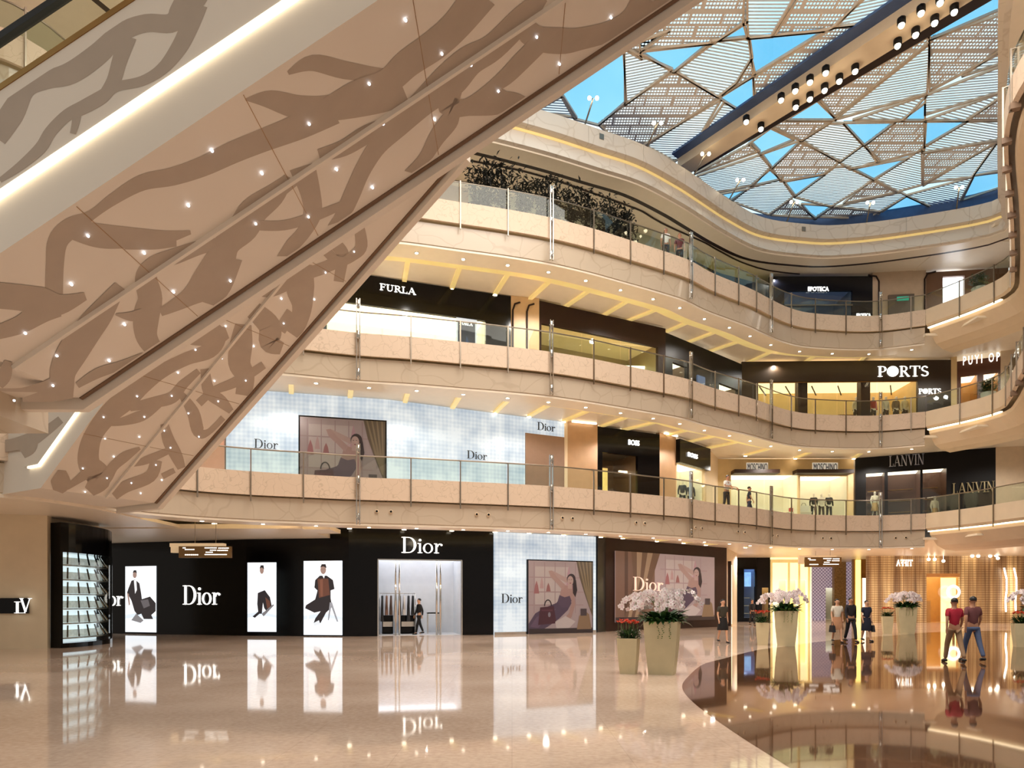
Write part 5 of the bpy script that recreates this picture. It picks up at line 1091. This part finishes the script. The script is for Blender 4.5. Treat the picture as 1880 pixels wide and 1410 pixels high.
def orchid_planter(px, Y, sc, a, label, seed=1, stems=15):
    c = (fx(px, Y), Y); rr = random.Random(seed); root = empty('orchid_planter', (c[0], c[1], 0), 0, label, 'planter', 'orchid planters')
    h = 1.15*sc; wt = .72*sc; pot(root, c, wt, .53*sc, h, a)
    m = M()
    for i in range(110):
        t = rr.random()*6.283; r0 = rr.random()*.3*sc; p = (c[0]+r0*math.cos(t), c[1]+r0*math.sin(t), h-.06+rr.random()*.12)
        leaf(m, p, (math.cos(t), math.sin(t), .5+rr.random()*1.3), rr.uniform(.28, .46)*sc, rr.uniform(.1, .17)*sc, rr.uniform(.9, 2.6))
    m.build('foliage', LEAF, root)
    m = M()
    for i in range(24):
        t = rr.random()*6.283; r0 = .3*sc; q = Vector((c[0]+r0*math.cos(t), c[1]+r0*math.sin(t), h))
        leaf(m, q, (math.cos(t), math.sin(t), .4+rr.random()), rr.uniform(.2, .36)*sc, .1*sc, rr.uniform(1, 2.6))
    for j in range(3):
        t = math.radians(-100+j*18+a); q = Vector((c[0]+.40*sc*math.cos(t), c[1]+.40*sc*math.sin(t), h+.02))
        for i in range(9): q = q+Vector((rr.uniform(-.02, .02), 0, -.04*sc)); leaf(m, q, (rr.uniform(-1, 1), -1, -.4), .05, .035, .5, 2)
    m.build('trailing_leaves', LEAF2, root)
    for i in range(stems):
        t = i*2.399+rr.random()*.5; reach = sc*(rr.uniform(.25, .5) if i % 3 else rr.uniform(.6, .84)); top = h+sc*rr.uniform(.45, .68); o = Vector((c[0]+.08*math.cos(t), c[1]+.08*math.sin(t), h))
        e = Vector((math.cos(t), math.sin(t), 0)); P3 = [o, o+e*reach*.15+Vector((0, 0, (top-h)*.7)), o+e*reach*.45+Vector((0, 0, (top-h))), o+e*reach*.8+Vector((0, 0, (top-h)*.88)), o+e*reach+Vector((0, 0, (top-h)*.55))]
        cv = smoothl([tuple(p) for p in P3], 4); m = M(); m.tube(cv, .006*sc, 5); st = m.build('flower_stem', STEMM, root)
        b = M()
        for k in range(7, len(cv)):
            for s_ in (-1, 1):
                p = Vector(cv[k])+Vector((-e.y, e.x, 0))*s_*.045*sc+Vector((rr.uniform(-.03, .03), rr.uniform(-.03, .03), rr.uniform(-.05, .03)))*sc
                blossom(b, p, Vector((rr.uniform(-.6, .6), -1+rr.uniform(-.3, .6), rr.uniform(-.3, .4)))+e*.5, .058*sc, rr)
        b.build('blossoms', [ORCH, ORCC], st)
    return root
def red_planter(px, Y, sc, a, label, seed=1):
    c = (fx(px, Y), Y); rr = random.Random(seed); root = empty('red_flower_planter', (c[0], c[1], 0), 0, label, 'planter', 'small planters with orange red flowers')
    h = .78*sc; pot(root, c, .44*sc, .33*sc, h, a); m = M()
    for i in range(150):
        t = rr.random()*6.283; r0 = rr.random()*.2*sc; leaf(m, (c[0]+r0*math.cos(t), c[1]+r0*math.sin(t), h-.04+rr.random()*.18*sc), (math.cos(t), math.sin(t), .3+rr.random()*1.6), rr.uniform(.1, .22)*sc, rr.uniform(.04, .07)*sc, rr.uniform(.8, 2.4), 3)
    m.build('foliage', LEAF, root)
    for i in range(20):
        t = i*2.4; r0 = .22*math.sqrt((i+.5)/20)*sc; p = Vector((c[0]+r0*math.cos(t)*1.1, c[1]+r0*math.sin(t), h+(.3+rr.random()*.08)*sc)); m = M(); m.tube([(p.x, p.y, h-.05), p], .005, 4); st = m.build('flower_stem', STEMM, root)
        b = M()
        for k in range(9): leaf(b, p, (math.cos(k*2.4), math.sin(k*2.4), .3+rr.random()*1.2), .075*sc, .035*sc, .6, 2)
        b.build('blossom', REDF, st)
    return root
orchid_planter(1216, 14.95, 1.0, -20, 'nearest tall pale planter of white orchids, standing on light marble left of the brown floor', 2, 17)
red_planter(1154, 15.0, 1.0, -20, 'small planter of orange red flowers left of the nearest white orchid planter', 3)
orchid_planter(1443, 24.2, 1.08, -20, 'tall white orchid planter in the middle distance before the dazzling cream shop front', 5, 15)
red_planter(1400, 24.6, 1.05, -20, 'small orange red flower planter beside the middle distance orchid planter', 6)
orchid_planter(1664, 33.0, 1.12, -20, 'farthest tall white orchid planter before the bead screen', 8, 15)
red_planter(1629, 33.2, 1.08, -20, 'small orange red flower planter beside the farthest orchid planter', 9)
red_planter(1874, 23.6, 1.05, -20, 'small orange red flower planter cut by the right picture edge', 11)
orchid_planter(1908, 23.6, 1.08, -20, 'white orchid planter mostly outside the right picture edge', 12, 13)
def tree(p, h, seed, label):
    rr = random.Random(seed); root = empty('potted_tree', p, 0, label, 'plant', 'dark potted trees behind the upper railing')
    m = M(); m.lathe(p, [(.16, 0), (.22, .02), (.26, .45), (.2, .45)], 10); m.build('pot', DARKW, root)
    tips = []; m = M()
    for k in range(5):
        a = rr.random()*6.28; q = Vector(p)+Vector((0, 0, .45)); pts = [q]
        for j in range(6): q = q+Vector((math.cos(a)*.05+rr.uniform(-.07, .07), math.sin(a)*.05+rr.uniform(-.07, .07), (h-.5)/6*rr.uniform(.7, 1.05))); pts.append(q)
        m.tube(pts, .014, 5); tips += pts[1:]
    m.build('stems', DKLEAF, root); m = M()
    for q in tips:
        for j in range(12):
            o = q+Vector((rr.gauss(0, .13), rr.gauss(0, .13), rr.gauss(0, .12))); leaf(m, o, (rr.uniform(-1, 1), rr.uniform(-1, 1), rr.uniform(-.6, .8)), rr.uniform(.14, .28), .085, .8, 2)
    m.build('foliage', DKLEAF, root)
TR = [(889, 287), (908, 300), (941, 300), (975, 324), (1020, 322), (1042, 327), (1075, 338), (1112, 356), (1140, 362), (1166, 372), (1186, 385)]
for i, (px, py) in enumerate(TR):
    t = C.spx(px, 5); q = C.off(t, -1.2, 17.1); px2 = q.x/q.y*F+CX; h = CH+(HY-py)*q.y/F-17.1
    tree(q, max(1.7, h), 20+i, 'slender dark leaved potted tree behind the glass of the upper balcony')
def shrub(p, h, label):
    rr = random.Random(int(p[0]*10)); root = empty('potted_shrub', p, 0, label, 'plant'); m = M(); m.lathe(p, [(.2, 0), (.28, .02), (.34, .6), (.28, .6)], 12); m.build('pot', mat('white_pot', (220, 214, 200), .4), root)
    m = M()
    for i in range(260):
        t = rr.random()*6.28; leaf(m, (p[0]+rr.gauss(0, .14), p[1]+rr.gauss(0, .14), p[2]+.55+rr.random()*h*.6), (math.cos(t), math.sin(t), rr.uniform(.1, 1.5)), .3, .06, 1.3, 3)
    m.build('foliage', LEAF, root)
def offp(cv, px, o, z, lo=0, hi=None):
    q_ = px
    for i in range(6): r = cv.off(cv.spx(q_, lo, hi), o, z); q_ += px-(r.x/r.y*F+CX)
    return r
shrub(R4.off(2.2, -.8, 17.1), 1.1, 'leafy potted shrub by the upper railing near the white glowing opening')
shrub(R3.off(2.6, -.8, 11.6), 1.0, 'leafy potted shrub behind the middle railing under the thin white sans letters')

# ================================================================ PEOPLE AND MANNEQUINS
def skin_obj(verts, edges, rad, mt, name, parent, sub=1):
    me = bpy.data.meshes.new('tmp'); me.from_pydata(verts, edges, []); o = bpy.data.objects.new('tmp', me); COL.objects.link(o)
    md = o.modifiers.new('s', 'SKIN'); md.use_smooth_shade = True; o.data.skin_vertices[0] if len(o.data.skin_vertices) else None
    if not len(me.skin_vertices): me.attributes
    sv = me.skin_vertices[0].data
    for i, r in enumerate(rad): sv[i].radius = r if isinstance(r, tuple) else (r, r); sv[i].use_root = (i == 0)
    s2 = o.modifiers.new('d', 'SUBSURF'); s2.levels = sub; s2.render_levels = sub
    bpy.context.view_layer.update(); me2 = bpy.data.meshes.new_from_object(o.evaluated_get(bpy.context.evaluated_depsgraph_get()))
    bpy.data.objects.remove(o); bpy.data.meshes.remove(me); me2.name = name; me2.materials.clear(); me2.materials.append(mt)
    ob = bpy.data.objects.new(name, me2); COL.objects.link(ob); ob.parent = parent; WM[ob.name] = WM[parent.name]; return ob
SKIN = mat('skin', (206, 156, 124), .5); SKIN2 = mat('skin_tan', (178, 126, 96), .5); HAIR = mat('black_hair', (22, 16, 16), .45, noise=.2)
def person(p, rz, h, label, top, bottom, kind='trousers', stride=.0, skin=SKIN, arms=0.0, sleeve='short', shoes=(24, 20, 20), long_hair=False, cat='person', name='person', hair=True, group=None, lean=0.0, armf=0.0):
    root = empty(name, p, math.radians(rz), label, cat, group); k = h/1.75
    V = lambda x, y, z: (x*k, (y-lean*max(0, z-.95))*k, z*k)
    s = stride; v = []; e = []; r = []
    def add(pt, rad, par=None):
        v.append(V(*pt)); r.append((rad[0]*k, rad[1]*k) if isinstance(rad, tuple) else (rad*k, rad*k))
        if par is not None: e.append((par, len(v)-1))
        return len(v)-1
    pel = add((0, 0, .96), (.125, .09)); sp = add((0, 0, 1.13), (.115, .08), pel); ch = add((0, 0, 1.33), (.14, .09), sp); nk = add((0, 0, 1.475), (.055, .055), ch)
    hb = add((0, -.01, 1.55), (.062, .07), nk); hm = add((0, -.015, 1.635), (.092, .108), hb); ht = add((0, 0, 1.725), (.066, .08), hm)
    J = {}
    for sd in (-1, 1):
        st = s*sd; hp = add((.09*sd, 0, .88), .082, pel); kn = add((.1*sd, -st*.5-.02, .5), .055, hp); an = add((.1*sd, -st*.9+(.05 if st < 0 else 0), .09+(.05 if st < 0 else 0)), .034, kn)
        add((.11*sd, -st*.9-.13, .035), .03, an)
        ax = arms if sd > 0 else 0; sh = add((.165*sd, 0, 1.41), .055, ch); el_ = add((.225*sd, .03+st*.25-ax*.1-armf*.12, 1.15+armf*.04), .038, sh); wr = add((.235*sd, -.04+st*.5-ax*.3-armf*.38, .92+ax*.2+armf*.2), .026, el_)
        pm = add((.235*sd, -.06+st*.5-ax*.34-armf*.45, .86+ax*.21+armf*.2), (.032, .018), wr); J[sd] = (v[hp], v[kn], v[an], v[sh], v[el_], v[wr], v[pm])
        for fi in range(4): f1_ = add((.235*sd, -.085+fi*.02+st*.5-ax*.36-armf*.47, .81-.004*(fi % 2)+ax*.2+armf*.18), .0095, pm); add((.228*sd, -.08+fi*.018+st*.5-ax*.37-armf*.5, .775+ax*.19+armf*.16), .008, f1_)
        add((.22*sd, -.115+st*.5-ax*.36-armf*.48, .845+ax*.2+armf*.18), .01, pm)
    skin_obj(v, e, r, skin, 'body', root)
    # clothes
    def g(ids, rads, edges, nm, mt, sub=1): skin_obj([ids[i] for i in range(len(ids))], edges, [(a*k, b*k) if b else (a*k, a*k) for a, b in rads], mt, nm, root, sub)
    tm = mat('cloth_%d_%d_%d' % top, top, .8, noise=.08, nscale=8); bm_ = mat('cloth_%d_%d_%d' % bottom, bottom, .8, noise=.08, nscale=8)
    ids = [V(0, 0, .93), V(0, 0, 1.13), V(0, 0, 1.33), V(0, 0, 1.44)]; rads = [(.15, .112), (.135, .1), (.16, .11), (.08, .075)]; ed = [(0, 1), (1, 2), (2, 3)]
    for sd in (-1, 1):
        n = len(ids); el2 = Vector(J[sd][3]).lerp(Vector(J[sd][4]), .75 if sleeve == 'short' else 1.0); ids += [J[sd][3], tuple(el2)]; rads += [(.07, 0), (.056, 0)]; ed += [(2, n), (n, n+1)]
        if sleeve == 'long': ids.append(tuple(Vector(J[sd][5]))); rads.append((.04, 0)); ed.append((n+1, n+2))
    g(ids, rads, ed, 'shirt' if kind != 'dress' else 'bodice', tm)
    if kind == 'trousers':
        ids = [V(0, 0, .97)]; rads = [(.14, .11)]; ed = []
        for sd in (-1, 1):
            n = len(ids); ids += [J[sd][0], J[sd][1], J[sd][2]]; rads += [(.1, 0), (.072, 0), (.056, 0)]; ed += [(0, n), (n, n+1), (n+1, n+2)]
        g(ids, rads, ed, 'trousers', bm_)
    else:
        m = M(); z0 = .46 if kind == 'dress' else .52; W_ = WM[root.name]; n = 18; pv = []; pf = []
        for i, (rr_, z) in enumerate([(.155, 1.02), (.175, .92), (.2, .76), (.235, z0+.02), (.225, z0)]):
            for q in range(n): a = 2*math.pi*q/n; w2 = rr_*(1+.05*math.cos(a*6)*(i/4)); pv.append(W_ @ Vector(V(w2*math.cos(a), w2*.75*math.sin(a), z)))
        for i in range(4):
            for q in range(n): pf.append((i*n+q, i*n+(q+1) % n, (i+1)*n+(q+1) % n, (i+1)*n+q))
        m.add(pv, pf, True); m.build('skirt', bm_, root)
    W_ = WM[root.name]
    for sd in (-1, 1):
        a = J[sd][2]; m = M(); m.tube([W_ @ Vector((a[0], a[1]+.05*k, a[2]-.045*k)), W_ @ Vector((a[0], a[1]-.02*k, a[2]-.04*k)), W_ @ Vector((a[0]+.01*sd, a[1]-.1*k, a[2]-.055*k)), W_ @ Vector((a[0]+.01*sd, a[1]-.19*k, a[2]-.065*k))], [.035*k, .045*k, .042*k, .02*k], 8); m.build('shoe', mat('shoe_%d' % shoes[0], shoes, .4), root)
    if hair:
        m = M(); c = Vector(V(0, .012, 1.665)); n = 12; pv = []; pf = []
        for i in range(7):
            th = math.pi*(.02+.6*i/6)
            for q in range(n):
                a = 2*math.pi*q/n; fr_ = max(0, -math.sin(a)); t2 = th*(1-.38*fr_); pv.append(W_ @ (c+Vector((.082*math.sin(t2)*math.cos(a), .098*math.sin(t2)*math.sin(a), .088*math.cos(t2)))*k))
        for i in range(6):
            for q in range(n): pf.append((i*n+q, i*n+(q+1) % n, (i+1)*n+(q+1) % n, (i+1)*n+q))
        m.add(pv, pf, True)
        if long_hair: m.tube([W_ @ Vector(V(0, .07, 1.68)), W_ @ Vector(V(0, .085, 1.58)), W_ @ Vector(V(0, .09, 1.46)), W_ @ Vector(V(0, .09, 1.38))], [.07*k, .08*k, .07*k, .03*k], 10)
        m.build('hair', HAIR, root)
    m = M(); m.tube([W_ @ Vector(V(0, -.095, 1.645)), W_ @ Vector(V(0, -.118, 1.605))], [.009*k, .014*k], 6); m.build('nose', skin, root)
    if hair:
        for sd in (-1, 1):
            m = M(); m.ball(W_ @ Vector(V(.03*sd, -.088, 1.645)), .011*k, 8, 5); m.build('eye', HAIR, root)
            m = M(); m.ball(W_ @ Vector(V(.078*sd, 0, 1.62)), .022*k, 8, 5, (1, 1, 1.2)); m.build('ear', skin, root)
        m = M(); m.bar(W_ @ Vector(V(-.022, -.093, 1.575)), W_ @ Vector(V(.022, -.093, 1.575)), .008*k); m.build('mouth', mat('lips', (168, 84, 78), .5), root)
    return root, J
def gp(px, Y): return (fx(px, Y), Y, 0)
person(gp(1327, 25.8), 10, 1.66, 'woman in dark olive top and black skirt, walking before the tall light column', (58, 52, 40), (22, 18, 18), 'skirt', .18, SKIN, long_hair=True)
r_, J = person(gp(1537, 26.0), -8, 1.68, 'woman in white blouse and tan skirt carrying a black bag', (226, 214, 196), (188, 136, 100), 'skirt', .22, SKIN, long_hair=True)
def bag(root, J, sd, col, nm='handbag', label=None):
    W_ = WM[root.name]; q = W_ @ Vector(J[sd][6]); m = M(); s_ = q+Vector((0, 0, -.42)); m.hexa([s_+Vector(v) for v in ((-.06, -.17, 0), (.06, -.17, 0), (.06, .17, 0), (-.06, .17, 0), (-.04, -.14, .26), (.04, -.14, .26), (.04, .14, .26), (-.04, .14, .26))])
    b = empty('bag', s_, 0, label, 'bag'); m.build('bag_body', mat('bag_%d' % col[0], col, .4), b); m = M(); m.tube([s_+Vector((0, -.1, .25)), s_+Vector((0, -.06, .38)), s_+Vector((0, .0, .41)), s_+Vector((0, .06, .38)), s_+Vector((0, .1, .25))], .01, 6); m.build('bag_handle', mat('bag_%d' % col[0], col, .4), b)
bag(r_, J, -1, (24, 20, 24), label='black tote bag held by the woman in the white blouse')
person(gp(1562, 26.3), 6, 1.73, 'man in dark suit walking beside the woman in white blouse', (30, 24, 30), (24, 20, 24), 'trousers', .2, SKIN2, sleeve='long')
r_, J = person(gp(1591, 26.8), 4, 1.62, 'woman in navy dress and pale necklace carrying dark bag', (30, 34, 56), (24, 26, 44), 'dress', .14, SKIN)
bag(r_, J, 1, (34, 28, 32), label='dark handbag held by the woman in the navy dress')
person(gp(1752, 17.6), 172, 1.68, 'person in crimson red top and tan trousers, seen from behind on the brown floor', (168, 24, 48), (150, 118, 88), 'trousers', .3, SKIN2)
person(gp(1786, 17.9), 176, 1.72, 'person in maroon and grey top with blue jeans beside the one in red', (110, 62, 62), (78, 90, 120), 'trousers', .28, SKIN2)
person(gp(1381, 44), 20, 1.7, 'distant person in black suit before the narrow black shop front with blue screens', (22, 20, 26), (20, 18, 22), 'trousers', .1, SKIN2, sleeve='long')
p_ = f3.pt(f3.px(773, 1150)[0], 1.0, 0)
person(tuple(p_), -60, 1.72, 'shop assistant in black walking inside the bright white doorway', (26, 24, 26), (18, 16, 18), 'trousers', .22, SKIN, sleeve='long')
q = offp(C, 1333, -.5, 6.1, 5); person(tuple(q), 30, 1.76, 'man in white shirt and dark trousers leaning on the lowest balcony railing', (236, 232, 228), (54, 46, 46), 'trousers', .06, SKIN2, armf=1.0, lean=.12)
q = offp(C, 1376, -1.6, 6.1, 5); person(tuple(q), 80, 1.72, 'person in navy walking along the lowest balcony near the sand coloured front', (34, 36, 50), (40, 42, 66), 'trousers', .25, SKIN2)
q = offp(C, 1222, -.6, 17.1, 5); person(tuple(q), 5, 1.7, 'person in white shirt standing behind the upper balcony railing', (232, 226, 222), (60, 52, 56), 'trousers', .05, SKIN2)
q = offp(C, 1247, -.6, 17.1, 5); person(tuple(q), -10, 1.72, 'person in dark red top standing behind the upper balcony railing', (104, 40, 48), (44, 38, 44), 'trousers', .05, SKIN2)
# mannequins: one prototype each, copied
MANQ = mat('mannequin_white', (226, 216, 204), .35, noise=.03)
protos = {}
def mannequin(p, rz, label, top, bottom, kind='trousers', group='mannequins in shop windows'):
    key = (top, bottom, kind)
    if key not in protos:
        protos[key], _ = person(tuple(p), rz, 1.78, label, top, bottom, kind, .06, MANQ, cat='mannequin', name='mannequin', hair=False, group=group, sleeve='long', shoes=(40, 34, 30)); return
    a = protos[key]; c = a.copy(); COL.objects.link(c); c.location = p; c.rotation_euler = (0, 0, math.radians(rz)); c['label'] = label; c['group'] = group
    for ch in a.children: d = ch.copy(); COL.objects.link(d); d.parent = c
fP = chord(3, 1362, 1746)
for i, (px, top, lb) in enumerate([(1572, (222, 206, 176), 'mannequin in cream coat, left of the others'), (1603, (176, 60, 44), 'mannequin in red jacket'), (1626, (214, 204, 190), 'mannequin in pale coat right of the red one'), (1645, (120, 100, 80), 'mannequin in brown coat'), (1661, (222, 206, 176), 'mannequin in cream coat, rightmost')]):
    u, z_ = fP.px(px, 750, .9); q = fP.pt(u, .9, 12.13); mannequin(q, 8, lb+', in the middle balcony bronze shop window', top, (70, 56, 46))
for i, (px, top, lb) in enumerate([(1494, (40, 38, 40), 'mannequin in black jacket, left of three'), (1508, (214, 204, 190), 'mannequin in pale coat, middle of three'), (1522, (40, 38, 40), 'mannequin in black jacket, right of three')]):
    u, z_ = fm.px(px, 930, 1.0); q = fm.pt(u, 1.0, 6.63); mannequin(q, -5, lb+' in the sand coloured front', top, (70, 56, 46) if i == 1 else (40, 38, 40))
for i, (px, lb) in enumerate([(1606, 'left window'), (1716, 'right window')]):
    u, z_ = fn.px(px, 930, .8); q = fn.pt(u, .8, 6.63 if px < 1700 else 6.13); mannequin(q, 0, 'white clad mannequin in the %s of the near black shop front' % lb, (236, 226, 206), (200, 160, 110), 'skirt')
for i, (px, lb) in enumerate([(1253, 'left'), (1268, 'right')]):
    u, z_ = fc2.px(px, 900, .7); q = fc2.pt(u, .7, 6.63); mannequin(q, 0, '%s mannequin in grey suit under the smaller black header' % lb, (70, 70, 80), (50, 50, 60))
# goods in windows
def crate(fr_, px, py, d, w_, h_, z, col, name, label, cat):
    u, z_ = fr_.px(px, py, d); q = fr_.pt(u, d, z); m = M(); root = empty(name, q, fr_.rz, label, cat); fr_.box(m, u-w_/2, u+w_/2, d, d+w_*.5, z, z+h_); m.build('body', mat('goods_%d_%d' % (col[0], col[1]), col, .4), root)
    m = M(); m.tube([fr_.pt(u-w_*.25, d+w_*.2, z+h_), fr_.pt(u-w_*.15, d+w_*.2, z+h_*1.4), fr_.pt(u+w_*.15, d+w_*.2, z+h_*1.4), fr_.pt(u+w_*.25, d+w_*.2, z+h_)], .015, 6); m.build('handle', DARKW, root)
for px, col, w_, h_, lb in [(1455, (180, 30, 40), .35, .25, 'red handbag on a plinth at the left of the sand coloured front window'), (1477, (236, 232, 226), .6, .4, 'white boxy bag on a plinth in the sand coloured front window')]:
    u, z_ = fm.px(px, 930, .8); m = M(); root = empty('plinth', fm.pt(u, 1.0, 6.63), fm.rz, 'low white display plinth under the %s' % ('red handbag' if w_ < .5 else 'white boxy bag'), 'plinth'); fm.box(m, u-.4, u+.4, .7, 1.3, 6.63, 7.15); m.build('block', MANQ, root)
    m = M(); fm.box(m, u-.43, u+.43, .67, 1.33, 7.15, 7.18); m.build('top', SHOPW, root)
    crate(fm, px, 930, .8, w_, h_, 7.185, col, 'handbag', lb, 'bag')
# clothes rail in the white doorway
u0, _z = f3.px(697, 1100, 1.0); u1, _z = f3.px(763, 1100, 1.0)
root = empty('clothes_rail', f3.pt((u0+u1)/2, 1.2, 0), f3.rz, 'long chrome clothes rail inside the bright white doorway', 'clothes rail')
m = M(); m.tube([f3.pt(u0, 1.2, 1.95), f3.pt(u1, 1.2, 1.95)], .02, 6); m.build('rail', CHROME, root)
for u in (u0, u1): m = M(); m.tube([f3.pt(u, 1.2, .02), f3.pt(u, 1.2, 1.97)], .02, 6); f3.box(m, u-.03, u+.03, .9, 1.5, .02, .06); m.build('upright', CHROME, root)
gc = [(24, 22, 24), (120, 88, 70), (90, 70, 60), (230, 228, 226), (20, 20, 24), (200, 196, 194), (30, 30, 36), (16, 16, 20)]
for i, c in enumerate(gc):
    u = u0+.12+(u1-u0-.24)*i/7; g_ = empty('hanging_garment', f3.pt(u, 1.2, .9), f3.rz, ['black coat', 'brown jacket', 'dark brown jacket', 'white shirt', 'black long coat', 'pale grey dress', 'charcoal jacket', 'glossy black coat'][i]+' hanging on the chrome rail in the white doorway', 'garment', 'garments on the chrome rail')
    ln = .95 if i % 3 else 1.25; m = M(); m.hexa([f3.pt(u-.07, .95, 1.88-ln), f3.pt(u+.07, .95, 1.88-ln), f3.pt(u+.07, 1.45, 1.88-ln), f3.pt(u-.07, 1.45, 1.88-ln), f3.pt(u-.03, 1.02, 1.84), f3.pt(u+.03, 1.02, 1.84), f3.pt(u+.03, 1.38, 1.84), f3.pt(u-.03, 1.38, 1.84)])
    m.tube([f3.pt(u, 1.02, 1.83), f3.pt(u, .96, 1.5), f3.pt(u, .93, 1.2)], [.05, .05, .04], 8); m.build('cloth', mat('garment_%d' % i, c, .7), g_)
    m = M(); m.tube([f3.pt(u, 1.2, 1.84), f3.pt(u, 1.2, 1.93), f3.pt(u, 1.23, 1.96)], .006, 5); m.build('hanger', CHROME, g_)
for k, (a, b_, lb) in enumerate([(702, 722, 'left'), (736, 764, 'right')]):
    ua, _z = f3.px(a, 1100, 1.6); ub, _z = f3.px(b_, 1100, 1.6); root = empty('drawer_unit', f3.pt((ua+ub)/2, 1.9, 0), f3.rz, 'low dark drawer unit on the %s, under the hanging garments' % lb, 'drawer unit')
    m = M(); f3.box(m, ua, ub, 1.7, 2.2, .02, .9); m.build('carcass', BLACKM, root)
    for j in range(3): m = M(); f3.box(m, ua+.03, ub-.03, 1.67, 1.7, .08+.28*j, .32+.28*j); m.build('drawer_front', CHROME if j == 1 else BLACKG, root)
ua, _z = f3.px(784, 1100, 1.4); ub, _z = f3.px(806, 1100, 1.4); root = empty('side_table', f3.pt((ua+ub)/2, 1.5, 0), f3.rz, 'dark console table at the right of the white doorway', 'table')
m = M(); f3.box(m, ua, ub, 1.3, 1.7, .98, 1.04); m.build('table_top', BLACKG, root)
for u in (ua+.03, ub-.03): m = M(); f3.box(m, u-.02, u+.02, 1.32, 1.68, .02, .98); m.build('leg', CHROME, root)
